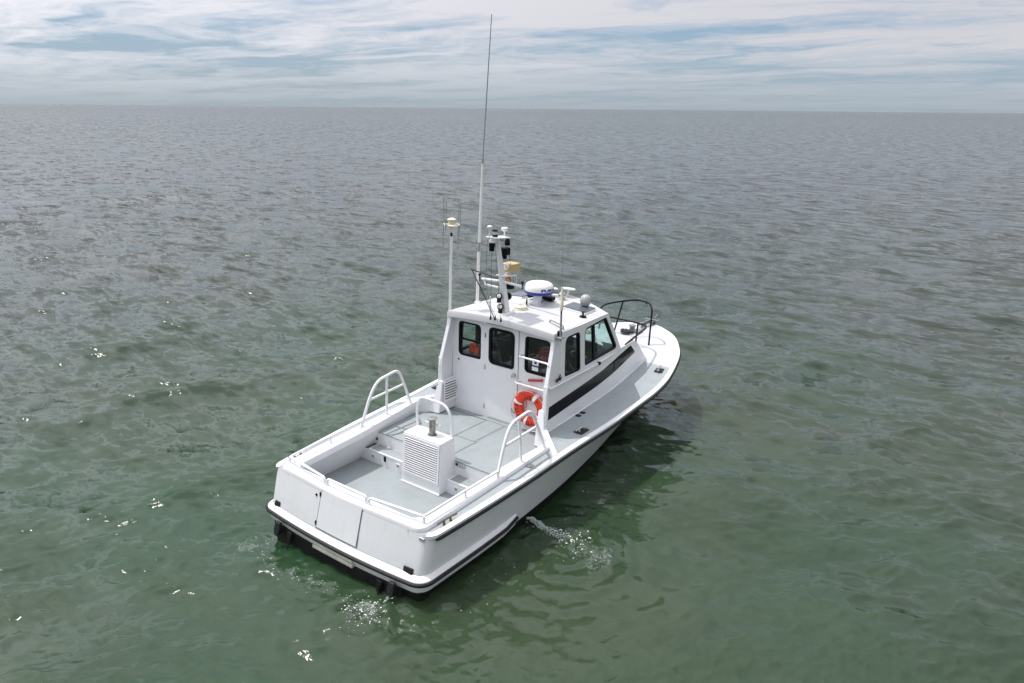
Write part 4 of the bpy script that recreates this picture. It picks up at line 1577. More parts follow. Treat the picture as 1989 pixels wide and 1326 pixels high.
for a, b in (((3.30, 0.13, 4.12), (3.228, 0.075, 2.88)), ((3.27, 0.05, 4.10), (3.237, -0.12, 2.88)), ((3.53, 0.42, 3.40), (3.24, 0.06, 2.88)), ((3.60, 0.08, 4.10), (3.72, -0.02, 3.35)), ((3.24, 0.18, 4.12), (3.5, 0.40, 3.42)), ((2.77, 0.1, 3.73), (3.30, 0.02, 2.90))):
    m.tube([a, b], 0.0035, 5)
m.build('rigging', M['wire'], mast, smooth=0)
for (x, y) in ((3.228, 0.075), (3.25, 0.0), (3.237, -0.125)):
    m = MB()
    m.tube([(x, y, 2.86), (x + 0.004, y, 2.925)], 0.014, 8, radii=[0.018, 0.008])
    m.build('rigging_shackle', M['blackpaint'], mast)
m = MB()
m.tube([(3.228, 0.075, 2.93), (3.225, 0.085, 3.24)], 0.010, 8)
m.build('rigging_strut', M['white'], mast)

# ---------------------------------------------------------------- antennas
m = MB()
m.lathe((4.116, 1.045, 2.812), [(0.06, 0), (0.05, 0.02), (0.022, 0.03), (0.022, 0.05)], 14)
b0, b1, b2, b3 = Vector((4.12, 1.06, 2.84)), Vector((4.165, 1.08, 3.70)), Vector((4.175, 1.08, 3.86)), Vector((4.225, 1.08, 5.19))
m.tube([b0, b1], 0.027, 10)
m.tube([b2, b3], 0.024, 10, radii=[0.026, 0.018])
wa = m.build('whip_antenna', M['domewhite'], boat, smooth=60)
m = MB()
m.tube([b1, b2], 0.019, 10)
m.tube([b3, b3 + Vector((0.003, 0, 0.07))], 0.019, 10)
m.build('whip_joint', M['grey'], wa, smooth=60)
m = MB()
m.tube([b3 + Vector((0.003, 0, 0.06)), Vector((4.30, 1.08, 6.3)), Vector((4.388, 1.08, 7.52))], 0.009, 8, radii=[0.012, 0.010, 0.007])
m.build('whip_tip', M['grey'], wa, smooth=60)
m = MB()
pb, pt = Vector((3.40, 1.075, 2.72)), Vector((3.437, 1.08, 4.05))
m.tube([pb, pt], 0.022, 10)
m.box(3.36, 3.44, 1.04, 1.10, 2.70, 2.73)
vp = m.build('direction_finder_pole', M['domewhite'], boat, smooth=60)
m = MB()
m.tube([pt, pt + Vector((0, 0, 0.06))], 0.02, 8)
m.build('pole_collar', M['blackpaint'], vp)
m = MB()
m.tube([pt + Vector((0, 0, 0.05)), pt + Vector((0.002, 0, 0.17))], 0.02, 8)
m.lathe(pt + Vector((0.003, 0, 0.15)), [(0.03, 0), (0.11, 0.015), (0.12, 0.03), (0.06, 0.05), (0.06, 0.10), (0.075, 0.11), (0.075, 0.13), (0.03, 0.15)], 20)
lat, dep = Vector((0.590, -0.807, 0)), Vector((0.807, 0.590, 0))
rodp = [(-0.135, 0.03), (-0.085, -0.09), (0.105, 0.09), (0.14, -0.02)]
for a, b in rodp:
    e_ = pt + lat * a + dep * b + Vector((0, 0, 0.19))
    m.tube([pt + Vector((0, 0, 0.19)), e_], 0.020, 6)
m.build('antenna_hub', M['cream'], vp, smooth=40)
for (a, b), (z0_, z1_) in zip(rodp, ((3.82, 4.68), (4.15, 4.62), (3.80, 4.66), (4.05, 4.60))):
    e_ = pt + lat * a + dep * b
    m = MB()
    m.tube([(e_.x - 0.01, e_.y, z0_), (e_.x + 0.01, e_.y, z1_)], 0.008, 6)
    m.build('antenna_rod', M['grey'], vp)
m = MB()
m.box(3.38, 3.50, -1.165, -1.045, 2.745, 2.765)
m.tube([(3.44, -1.12, 2.70), (3.425, -1.12, 3.13)], 0.016, 10)
sa = m.build('vhf_antenna', M['grey'], boat, smooth=50)
m = MB()
m.box(3.43, 3.50, -1.11, -1.06, 2.766, 2.85)
m.tube([(3.425, -1.12, 3.13), (3.423, -1.12, 3.19)], 0.014, 8)
m.build('antenna_clamp', M['blackpaint'], sa, bevel=0.006)
m = MB()
m.lathe((3.422, -1.12, 3.185), [(0.026, 0), (0.028, 0.14), (0.024, 0.145), (0.026, 0.28), (0.014, 0.32), (0.012, 0.36)], 14)
m.build('antenna_loading_coil', M['cream'], sa, smooth=40)
m = MB()
m.tube([(3.42, -1.12, 3.5), (3.345, -1.12, 4.42)], 0.003, 6, radii=[0.004, 0.002])
m.lathe((3.3445, -1.12, 4.41), [(0.010, 0), (0.010, 0.04)], 6)
m.build('antenna_whip', M['grey'], sa)
# black hose hanging beside the aft window
m = MB()
pts = [(3.50, -1.115, 2.14), (3.46, -1.12, 2.07), (3.40, -1.125, 2.10), (3.36, -1.125, 2.06), (3.43, -1.12, 2.04), (3.47, -1.12, 2.10), (3.50, -1.115, 2.03), (3.54, -1.112, 2.09)]
m.tube(fillet(pts, 0.03, 3), 0.010, 6)
m.build('hanging_cable', M['blackpaint'], boat, smooth=60)
m = MB()
m.tube([(3.49, -1.112, 2.74), (3.50, -1.116, 2.12)], 0.005, 6)
m.build('antenna_lead', M['domewhite'], boat)

# ---------------------------------------------------------------- pulpit rails (black tube)
m = MB()
top = [(7.72, -0.618, zg(7.72)), (7.93, -0.53, 2.22), (8.03, -0.44, 2.30), (8.14, -0.32, 2.31), (8.17, -0.12, 2.31), (8.10, 0.01, 2.31), (7.88, 0.145, 2.30), (7.63, 0.245, 2.30), (7.40, 0.30, 2.29), (7.20, 0.27, 2.27), (6.98, 0.24, 2.17), (6.86, 0.24, 2.0)]
m.tube(fillet(top, 0.12, 4), 0.019, 8)
m.tube([(7.90, 0.135, 2.30), (8.02, 0.36, zg(8.0) + 0.04)], 0.018, 8)
m.tube([(8.13, -0.30, 2.31), (8.13, -0.30, 2.26)], 0.012, 6)
m.build('bow_rail', M['blackpaint'], boat, smooth=60)
m = MB()
low = [(5.95, -0.955, 2.01), (6.55, -0.87, 2.03), (7.33, -0.72, 2.01), (7.50, -0.58, 2.005), (7.565, -0.25, 2.0), (7.565, 0.25, 2.0), (7.50, 0.58, 2.005), (7.33, 0.72, 2.01), (6.55, 0.87, 2.03), (5.95, 0.955, 2.01)]
m.tube(fillet(low, 0.18, 4), 0.019, 8)
for s in (-1, 1):
    m.tube([(7.545, s * 0.42, 2.0), (7.42, s * 0.46, zg(7.4) + 0.03)], 0.018, 8)
m.build('trunk_rail', M['blackpaint'], boat, smooth=60)
m = MB()
m.lathe((7.42, -0.60, zg(7.42) + 0.012), [(0.055, 0), (0.055, 0.01), (0.04, 0.014)], 16)
m.build('deck_filler', M['steel'], boat)

# bow roller, windlass and anchor
m = MB()
m.box(8.55, 9.16, -0.06, 0.06, zg(8.9) + 0.015, zg(8.9) + 0.045)
m.box(8.72, 9.20, -0.075, -0.058, zg(8.9) + 0.02, zg(8.9) + 0.11)
m.box(8.72, 9.20, 0.058, 0.075, zg(8.9) + 0.02, zg(8.9) + 0.11)
m.build('bow_roller', M['steel'], boat, bevel=0.006)
m = MB()
m.lathe((8.28, 0.06, zg(8.28) + 0.04), [(0.10, 0), (0.10, 0.03), (0.06, 0.04), (0.055, 0.12), (0.075, 0.13), (0.075, 0.15), (0.03, 0.16)], 18)
m.box(8.18, 8.38, -0.15, 0.0, zg(8.28) + 0.03, zg(8.28) + 0.10)
m.build('windlass', M['galv'], boat, smooth=40)
an = loose('anchor', 'grey galvanised anchor stowed in the bow roller at the tip of the foredeck', 'anchor')
za = zg(9.0) + 0.085
m = MB()
m.hexa([(8.45, -0.015, za + 0.02), (9.24, -0.015, za - 0.01), (9.24, 0.015, za - 0.01), (8.45, 0.015, za + 0.02)], [(8.45, -0.013, za + 0.05), (9.24, -0.013, za + 0.05), (9.24, 0.013, za + 0.05), (8.45, 0.013, za + 0.05)])
m.build('shank', M['galv'], an, bevel=0.004)
m = MB()
for s in (-1, 1):
    m.hexa([(9.20, s * 0.01, za), (9.02, s * 0.16, za - 0.09), (9.32, s * 0.10, za - 0.17), (9.36, s * 0.01, za - 0.12)], [(9.21, s * 0.01, za + 0.02), (9.03, s * 0.16, za - 0.075), (9.33, s * 0.10, za - 0.155), (9.375, s * 0.01, za - 0.10)])
m.build('fluke', M['galv'], an, bevel=0.004)
m = MB()
m.tube([(9.10, -0.16, za + 0.03), (9.10, 0.16, za + 0.03)], 0.013, 8)
m.tube([(9.25, 0.0, za + 0.02), (9.38, -0.01, za + 0.10)], 0.010, 8)
m.build('stock', M['galv'], an)
rp = loose('rope_coil', 'dark coiled anchor rope lying on the foredeck beside the windlass', 'rope')
m = MB()
pts = []
for k in range(90):
    t = k * 0.42
    r = 0.10 + 0.03 * math.sin(k * 0.9)
    pts.append((8.10 + r * math.cos(t) + 0.02 * math.sin(k), 0.10 + r * math.sin(t), zg(8.1) + 0.055 + 0.0007 * k + 0.006 * math.sin(2.1 * k)))
m.tube(pts, 0.011, 6)
m.build('rope', M['intdark'], rp, smooth=60)

# ---------------------------------------------------------------- loose things
ring = loose('ring_buoy', 'orange ring buoy with white bands and black lettering hanging on the aft cabin bulkhead', 'ring buoy')
RCt = Vector((3.405, -0.632, 1.462))
RT = Matrix.Rotation(math.radians(-4), 4, 'Y')
RMAJ, RMIN = 0.232, 0.082


def ring_pt(a, b, extra=0.0):
    """a angle round the ring seen from astern (0 = stbd, 90 = up), b angle round the section (0 outward, 90 toward astern)"""
    rr = RMAJ + (RMIN + extra) * math.cos(b)
    p = Vector((-(RMIN * 0.72 + extra) * math.sin(b), -rr * math.cos(a), rr * math.sin(a)))
    return RCt + (RT @ p)


def ring_part(a0, a1, na, extra=0.0):
    m = MB()
    m.grid([[ring_pt(a0 + (a1 - a0) * i / na, 2 * math.pi * k / 20, extra) for k in range(21)] for i in range(na + 1)])
    return m


ring_part(0, 2 * math.pi, 72).build('ring', M['orange'], ring, smooth=80)
for ad in (62, 158, 253, 338):
    a = math.radians(ad)
    ring_part(a - 0.105, a + 0.105, 5, 0.004).build('band', M['domewhite'], ring, smooth=60)


def ring_text(txt, a_start, step, size, inward):
    """each letter laid on the aft face of the ring"""
    a = math.radians(a_start)
    for ch in txt:
        if ch != ' ':
            vs, fs = text_mesh(ch, size, 0.0025)
            w = max(v[0] for v in vs) - min(v[0] for v in vs)
            x0 = min(v[0] for v in vs) + w / 2
            hgt = size * 0.7
            m = MB()
            out = []
            for x, y, z in vs:
                if inward:     # letter tops toward the centre (bottom text)
                    rr = RMAJ + (hgt / 2 - y)
                    aa = a + (x - x0) / RMAJ
                else:
                    rr = RMAJ + (y - hgt / 2)
                    aa = a - (x - x0) / RMAJ
                cb_ = max(-1, min(1, (rr - RMAJ) / (RMIN + 0.002)))
                out.append(ring_pt(aa, math.acos(cb_), 0.0025))
            m.add(out, fs)
            m.build('letter', M['lettering'], ring, smooth=0)
        a += math.radians(step) * (1 if inward else -1)


ring_text('JUS', 113, 17, 0.105, False)
ring_text('TIN', 47, 18, 0.105, False)
ring_text('YUE', 172, 24, 0.105, True)
ring_text('GA', 268, 20, 0.105, True)
m = MB()
pts = []
for k in range(4):
    aa = math.radians((62, 158, 253, 338)[k])
    bb = math.radians((158, 253, 338, 422)[k])
    for j in range(9):
        t = j / 8
        a = aa + (bb - aa) * t
        sag = 0.03 * math.sin(math.pi * t)
        p = RCt + RT @ Vector((-0.03 - 0.03 * math.sin(math.pi * t), -(RMAJ + RMIN + 0.008 + sag) * math.cos(a), (RMAJ + RMIN + 0.008 + sag) * math.sin(a) - 0.02 * math.sin(math.pi * t)))
        pts.append(p)
m.tube(pts, 0.006, 6)
m.build('grab_line', M['ropemat'], ring, smooth=60)
m = MB()
m.tube(fillet([ring_pt(math.radians(150), math.pi, 0.0), RCt + Vector((-0.06, 0.07, 0.0)), RCt + Vector((-0.06, 0.02, 0.05)), RCt + Vector((-0.06, 0.035, 0.16))], 0.06, 4), 0.006, 6)
m.build('lanyard', M['redtube'], ring, smooth=60)
m = MB()
m.box(3.465, 3.485, -0.70, -0.56, 1.20, 1.24)
m.build('ring_bracket', M['white'], boat, bevel=0.004)

tb_ = MB()
tb_.tube([(3.445, -0.555, 1.925), (3.445, -0.60, 1.933), (3.445, -0.83, 1.985)], 0.020, 10)
tbo = loose('red_tube', 'short red tube clipped to the white bulkhead below the starboard aft window', 'flare tube')
tb_.build('tube', M['redtube'], tbo, smooth=60)
m = MB()
m.tube([(3.445, -0.530, 1.919), (3.445, -0.5549, 1.9249)], 0.014, 8)
m.build('cap', M['domewhite'], tbo)


def lump(c, size, n=7, seed=0, rough=0.25):
    r2 = random.Random(seed)
    m = MB()
    for _ in range(n):
        p = Vector((c[0] + r2.uniform(-1, 1) * size[0], c[1] + r2.uniform(-1, 1) * size[1], c[2] + r2.uniform(-.4, .6) * size[2]))
        a = r2.uniform(0, 3.14)
        q = [(math.cos(a + k * 1.57) * size[0] * r2.uniform(.5, 1.0), math.sin(a + k * 1.57) * size[1] * r2.uniform(.5, 1.0)) for k in range(4)]
        m.hexa([(p.x + x, p.y + y, p.z - size[2] * .5) for x, y in q], [(p.x + x * .7, p.y + y * .7, p.z + size[2] * r2.uniform(.2, .9)) for x, y in q])
    return m


lj = loose('life_jacket', 'bright orange life jackets heaped behind the port window of the aft bulkhead', 'life jacket')
lump((3.72, 0.68, 2.10), (0.10, 0.17, 0.09), 9, 3).build('jacket', M['jacket'], lj, bevel=0.02)
rj = loose('red_cloth_form', 'faded red cloth form in place of a seated figure behind the starboard side window', 'jacket')
m = MB()  # red block standing in for the red shoulder of a seated figure
m.hexa([(4.02, -0.80, 2.02), (4.22, -0.80, 2.02), (4.22, -0.30, 2.02), (4.02, -0.30, 2.02)], [(4.05, -0.78, 2.30), (4.19, -0.78, 2.30), (4.19, -0.32, 2.30), (4.05, -0.32, 2.30)])
m.build('jacket', M['redcloth'], rj, bevel=0.04)

# ------------------------------------------------------------------ SEA
def octave_field(L, n, lam0, lam1, theta, spread, slope, seed):
    """periodic random wave field holding wavelengths lam1..lam0, scaled to an rms slope"""
    r_ = np.random.default_rng(seed)
    k1 = 2 * np.pi * np.fft.fftfreq(n, L / n)
    kx, ky = np.meshgrid(k1, k1, indexing='ij')
    k = np.hypot(kx, ky)
    k[0, 0] = 1e-6
    lam = 2 * np.pi / k
    band = np.exp(-((np.log2(lam) - 0.5 * (np.log2(lam0) + np.log2(lam1))) / (0.62 * np.log2(lam0 / lam1))) ** 4)
    ang = np.arctan2(ky, kx) - theta
    dirw = np.abs(np.cos(ang / 2)) ** (2 * spread) + 0.06
    amp = k ** -2.0 * band * np.sqrt(dirw)
    ph = (r_.standard_normal((n, n)) + 1j * r_.standard_normal((n, n)))
    F = amp * ph
    hgt = np.real(np.fft.ifft2(F))
    sx_ = np.real(np.fft.ifft2(1j * kx * F))
    sy_ = np.real(np.fft.ifft2(1j * ky * F))
    s = np.sqrt(np.mean(sx_ ** 2 + sy_ ** 2)) / slope
    dx = np.real(np.fft.ifft2(1j * kx / k * F))
    dy = np.real(np.fft.ifft2(1j * ky / k * F))
    return L, n, lam1, hgt / s, dx / s, dy / s


D = math.radians
BANDS = [
    octave_field(143.0, 256, 9.0, 4.5, D(66), 24, 0.020, 1),
    octave_field(71.0, 256, 4.5, 2.2, D(64), 20, 0.056, 2),
    octave_field(41.0, 256, 2.2, 1.1, D(64), 16, 0.056, 3),
    octave_field(23.0, 320, 1.1, 0.55, D(58), 12, 0.060, 4),
    octave_field(13.7, 384, 0.55, 0.27, D(48), 8, 0.105, 5),
    octave_field(7.9, 448, 0.27, 0.12, D(30), 8, 0.140, 6),
    octave_field(4.3, 512, 0.12, 0.06, D(20), 5, 0.120, 7),
]
SLOPES = [0.020, 0.050, 0.052, 0.062, 0.095, 0.135, 0.110]
ROTS = [0.0, 0.11, -0.09, 0.17, -0.2, 0.31, 0.5]


def shelter(x, y):
    """short chop is damped in the lee and wash beside and behind the boat"""
    d1 = np.exp(-(((x - 1.5) / 4.2) ** 2 + ((y + 2.9) / 1.9) ** 2))
    d2 = np.exp(-(((x + 1.6) / 2.0) ** 2 + ((y + 0.8) / 2.4) ** 2))
    return np.clip(1 - 0.55 * np.maximum(d1, d2), 0.3, 1)


def sea(x, y, spacing=None):
    """displacement of the sea at plan points; bands too fine for the local spacing fade out"""
    hh = np.zeros_like(x)
    ax = np.zeros_like(x)
    ay = np.zeros_like(x)
    miss = np.zeros_like(x)
    sh_ = shelter(x, y)
    for bi, (L, n, lam1, H_, DX, DY) in enumerate(BANDS):
        c, s = math.cos(ROTS[bi]), math.sin(ROTS[bi])
        u, v = (x * c + y * s), (-x * s + y * c)
        if spacing is None:
            w = np.ones_like(x)
        else:
            w = np.clip((lam1 * 1.4 / spacing - 1.6) / 2.2, 0, 1)
        miss += (SLOPES[bi] ** 2) * (1 - w * w)
        if bi >= 2:
            w = w * sh_
        sel = w > 0
        if not sel.any():
            continue
        fu, fv = (u[sel] / L * n) % n, (v[sel] / L * n) % n
        i0, j0 = np.floor(fu).astype(int) % n, np.floor(fv).astype(int) % n
        a, b = fu - np.floor(fu), fv - np.floor(fv)
        i1, j1 = (i0 + 1) % n, (j0 + 1) % n

        def smp(T):
            return T[i0, j0] * (1 - a) * (1 - b) + T[i1, j0] * a * (1 - b) + T[i0, j1] * (1 - a) * b + T[i1, j1] * a * b
        hh[sel] += smp(H_) * w[sel]
        dx, dy = smp(DX) * w[sel], smp(DY) * w[sel]
        ax[sel] += (dx * c - dy * s) * (1.4 if bi < 4 else 0.7)
        ay[sel] += (dx * s + dy * c) * (1.4 if bi < 4 else 0.7)
    # wash rings thrown by the stern discharge and the starboard outlet
    for (cx, cy, lam, am, rad) in ((-0.75, -1.15, 0.34, 0.010, 2.0), (2.0, -2.3, 0.30, 0.009, 1.7), (-0.6, 1.3, 0.32, 0.008, 1.4)):
        r = np.hypot(x - cx, y - cy)
        hh += am * np.cos(2 * np.pi * r / lam) * np.exp(-(r / rad) ** 2) * np.clip(r / 0.3, 0, 1)
    return hh + 0.045, ax, ay, np.sqrt(miss)


def sea_z(x, y):
    a = np.atleast_1d(np.array(x, float))
    b = np.atleast_1d(np.array(y, float))
    return sea(a, b)[0]


Hc = CAMP.z
f1024 = 735.0
rs = [1.2]
while rs[-1] < 45000:
    r = rs[-1]
    foot = (r * r + Hc * Hc) / (Hc * f1024)
    rs.append(r + max(0.024, min(1.15 * foot, r * 0.06)))
rs = np.array(rs)
view_az = math.atan2(fwd.y, fwd.x)
dense = np.arange(-math.radians(47), math.radians(47), 0.00175)
rest = np.arange(math.radians(47), math.radians(313), 0.03)
ang = view_az + np.concatenate([dense, rest])
na, nr = len(ang), len(rs)
Rg, Ag = np.meshgrid(rs, ang, indexing='ij')
X = CAMP.x + Rg * np.cos(Ag)
Y = CAMP.y + Rg * np.sin(Ag)
dr = np.gradient(rs)[:, None] * np.ones((1, na))
da = np.concatenate([np.full(len(dense), 0.00175), np.full(len(rest), 0.03)])[None, :] * Rg
sp = np.maximum(dr, da)
hh, ax, ay, miss = sea(X.ravel(), Y.ravel(), sp.ravel())
V = np.stack([X.ravel() + ax, Y.ravel() + ay, hh], 1).astype(np.float32)
idx = np.arange(nr * na).reshape(nr, na)
a = idx[:-1, :]
b = idx[1:, :]
a2, b2 = np.roll(a, -1, 1), np.roll(b, -1, 1)
quads = np.stack([a, b, b2, a2], -1).reshape(-1, 4)
# centre fan
V = np.concatenate([V, np.array([[CAMP.x, CAMP.y, 0]], np.float32)])
ctr = len(V) - 1
me = bpy.data.meshes.new('sea')
ntri = na
nq = len(quads)
fan = np.stack([np.full(na, ctr), idx[0], np.roll(idx[0], -1)], -1)
me.vertices.add(len(V))
me.vertices.foreach_set('co', V.ravel())
me.loops.add(nq * 4 + ntri * 3)
me.loops.foreach_set('vertex_index', np.concatenate([quads.ravel(), fan.ravel()]).astype(np.int32))
me.polygons.add(nq + ntri)
ls = np.concatenate([np.arange(nq) * 4, nq * 4 + np.arange(ntri) * 3]).astype(np.int32)
me.polygons.foreach_set('loop_start', ls)
me.polygons.foreach_set('use_smooth', np.ones(nq + ntri, bool))
me.update(calc_edges=True)
at = me.attributes.new('chop', 'FLOAT', 'POINT')
at.data.foreach_set('value', np.concatenate([miss, [0.0]]).astype(np.float32))
seao = bpy.data.objects.new('sea', me)
COL.objects.link(seao)
seao['kind'] = 'structure'
print('sea verts', len(V), 'rows', nr, 'cols', na)


def sea_mat():
    m = bpy.data.materials.new('sea_water')
    m.use_nodes = True
    t = m.node_tree
    p = t.nodes['Principled BSDF']
    g = N(t, 'ShaderNodeNewGeometry')
    # turbid green water: slow patches of sandier and greener water
    n0 = N(t, 'ShaderNodeTexNoise')
    n0.inputs['Scale'].default_value = 0.16
    n0.inputs['Detail'].default_value = 4
    t.links.new(g.outputs['Position'], n0.inputs['Vector'])
    c = ramp(t, n0.outputs[0], [(0.35, (0.015, 0.049, 0.020, 1)), (0.65, (0.031, 0.052, 0.025, 1))])
    # base colour goes from green round the boat to neutral grey further off
    ln = N(t, 'ShaderNodeVectorMath', operation='LENGTH')
    t.links.new(g.outputs['Position'], ln.inputs[0])
    far = ramp(t, math_node(t, 'DIVIDE', ln.outputs['Value'], 100.0), [(0.04, 0.0), (0.17, 0.55), (0.60, 1.0)])
    fm_ = N(t, 'ShaderNodeMix', data_type='RGBA')
    t.links.new(far, fm_.inputs['Factor'])
    t.links.new(c, fm_.inputs[6])
    fm_.inputs[7].default_value = (0.034, 0.036, 0.036, 1)
    t.links.new(fm_.outputs[2], p.inputs['Base Color'])
    p.inputs['Roughness'].default_value = 0.07
    p.inputs['Subsurface Weight'].default_value = 0.5
    p.inputs['Subsurface Radius'].default_value = (0.7, 1.0, 0.7)
    p.inputs['Subsurface Scale'].default_value = 0.35
    p.inputs['IOR'].default_value = 1.333
    p.inputs['Specular IOR Level'].default_value = 0.72
    # fine ripple relief, finer than the mesh can hold, in three scales
    hsum = None
    for sc, am, rot in ((9.0, 0.0065, 0.5), (24.0, 0.0030, 0.35), (62.0, 0.0009, 0.2)):
        mpn = N(t, 'ShaderNodeMapping')
        mpn.inputs['Rotation'].default_value = (0, 0, -rot)
        mpn.inputs['Scale'].default_value = (1.0, 0.45, 1.0)
        t.links.new(g.outputs['Position'], mpn.inputs[0])
        nz = N(t, 'ShaderNodeTexNoise')
        nz.inputs['Scale'].default_value = sc
        nz.inputs['Detail'].default_value = 2
        nz.inputs['Roughness'].default_value = 0.5
        t.links.new(mpn.outputs[0], nz.inputs['Vector'])
        hN = math_node(t, 'MULTIPLY', nz.outputs[0], am)
        hsum = hN if hsum is None else math_node(t, 'ADD', hsum, hN)
    # wave slopes too fine for the mesh at that distance, added straight to the normal
    at_ = N(t, 'ShaderNodeAttribute', attribute_name='chop')
    tot = None
    for sc, rot, wgt, det in ((1.30, 1.10, 1.0, 3.0), (5.0, 0.6, 0.5, 2.0)):
        mpn = N(t, 'ShaderNodeMapping')
        mpn.inputs['Rotation'].default_value = (0, 0, -rot)
        mpn.inputs['Scale'].default_value = (1.0, 0.40, 1.0)
        t.links.new(g.outputs['Position'], mpn.inputs[0])
        nz = N(t, 'ShaderNodeTexNoise')
        nz.inputs['Scale'].default_value = sc
        nz.inputs['Detail'].default_value = det
        nz.inputs['Roughness'].default_value = 0.62
        t.links.new(mpn.outputs[0], nz.inputs['Vector'])
        sb = N(t, 'ShaderNodeVectorMath', operation='SUBTRACT')
        t.links.new(nz.outputs['Color'], sb.inputs[0])
        sb.inputs[1].default_value = (0.5, 0.5, 0.5)
        ml = N(t, 'ShaderNodeVectorMath', operation='MULTIPLY')
        t.links.new(sb.outputs[0], ml.inputs[0])
        k = wgt / 0.085
        ml.inputs[1].default_value = (k, k, 0.0)
        if tot is None:
            tot = ml.outputs[0]
        else:
            ad = N(t, 'ShaderNodeVectorMath', operation='ADD')
            t.links.new(tot, ad.inputs[0])
            t.links.new(ml.outputs[0], ad.inputs[1])
            tot = ad.outputs[0]
    scl = N(t, 'ShaderNodeVectorMath', operation='SCALE')
    t.links.new(tot, scl.inputs[0])
    rough_far = ramp(t, math_node(t, 'DIVIDE', ln.outputs['Value'], 400.0), [(0.10, 1.0), (0.6, 2.0)])
    t.links.new(math_node(t, 'MULTIPLY', at_.outputs['Fac'], rough_far), scl.inputs['Scale'])
    bn = N(t, 'ShaderNodeBump')
    bn.inputs['Strength'].default_value = 1.0
    bn.inputs['Distance'].default_value = 1.0
    t.links.new(hsum, bn.inputs['Height'])
    ad = N(t, 'ShaderNodeVectorMath', operation='ADD')
    t.links.new(bn.outputs[0], ad.inputs[0])
    t.links.new(scl.outputs[0], ad.inputs[1])
    nm = N(t, 'ShaderNodeVectorMath', operation='NORMALIZE')
    t.links.new(ad.outputs[0], nm.inputs[0])
    t.links.new(nm.outputs[0], p.inputs['Normal'])
    return m


me.materials.append(sea_mat())

# ------------------------------------------------------------------ splash and foam (uncountable)
def bmat(local):
    return MBOAT @ Vector(local)


foam_m = base_mat('foam_white', (0.72, 0.76, 0.74), 0.5)


def lace_mat():
    m = bpy.data.materials.new('foam_lace')
    m.use_nodes = True
    t = m.node_tree
    p = t.nodes['Principled BSDF']
    p.inputs['Base Color'].default_value = (0.50, 0.56, 0.54, 1)
    p.inputs['Roughness'].default_value = 0.35
    g = N(t, 'ShaderNodeNewGeometry')
    a_ = N(t, 'ShaderNodeAttribute', attribute_name='froth')
    nz = N(t, 'ShaderNodeTexNoise')
    nz.inputs['Scale'].default_value = 4.5
    nz.inputs['Detail'].default_value = 5
    nz.inputs['Roughness'].default_value = 0.7
    t.links.new(g.outputs['Position'], nz.inputs['Vector'])
    wv = N(t, 'ShaderNodeVectorMath', operation='SCALE')
    t.links.new(nz.outputs['Color'], wv.inputs[0])
    wv.inputs['Scale'].default_value = 0.14
    wa_ = N(t, 'ShaderNodeVectorMath', operation='ADD')
    t.links.new(g.outputs['Position'], wa_.inputs[0])
    t.links.new(wv.outputs[0], wa_.inputs[1])
    vo = N(t, 'ShaderNodeTexVoronoi', feature='DISTANCE_TO_EDGE')
    vo.inputs['Scale'].default_value = 26.0
    t.links.new(wa_.outputs[0], vo.inputs['Vector'])
    edge = ramp(t, vo.outputs['Distance'], [(0.0, 1.0), (0.16, 0.0)])
    fine = N(t, 'ShaderNodeTexNoise')
    fine.inputs['Scale'].default_value = 38.0
    fine.inputs['Detail'].default_value = 3
    t.links.new(g.outputs['Position'], fine.inputs['Vector'])
    fr_ = ramp(t, fine.outputs[0], [(0.50, 0.0), (0.66, 1.0)])
    lace = math_node(t, 'MAXIMUM', math_node(t, 'MULTIPLY', edge, 0.75), fr_)
    cov = math_node(t, 'ADD', a_.outputs['Fac'], math_node(t, 'MULTIPLY', math_node(t, 'SUBTRACT', nz.outputs[0], 0.5), 1.6))
    cov = ramp(t, cov, [(0.42, 0.0), (0.85, 1.0)])
    t.links.new(math_node(t, 'MULTIPLY', math_node(t, 'MULTIPLY', lace, cov), 0.75), p.inputs['Alpha'])
    return m
drop_m = bpy.data.materials.new('water_drops')
drop_m.use_nodes = True
dp = drop_m.node_tree.nodes['Principled BSDF']
dp.inputs['Base Color'].default_value = (0.50, 0.56, 0.55, 1)
dp.inputs['Roughness'].default_value = 0.08
dp.inputs['Alpha'].default_value = 0.75


def blob(mb, x, y, z, rx, ry, rz, ang=0.0, n=8):
    c, s = math.cos(ang), math.sin(ang)
    jit = [random.uniform(0.65, 1.15) for _ in range(n)]
    top = []
    for k in range(n):
        t = 2 * math.pi * k / n
        a, b = rx * jit[k] * math.cos(t), ry * jit[k] * math.sin(t)
        top.append((x + a * c - b * s, y + a * s + b * c, z))
    mid = [(x + (p[0] - x) * .6, y + (p[1] - y) * .6, z + rz) for p in top]
    mb.add(top + mid, [tuple(range(n, 2 * n))] + [(k, (k + 1) % n, n + (k + 1) % n, n + k) for k in range(n)])


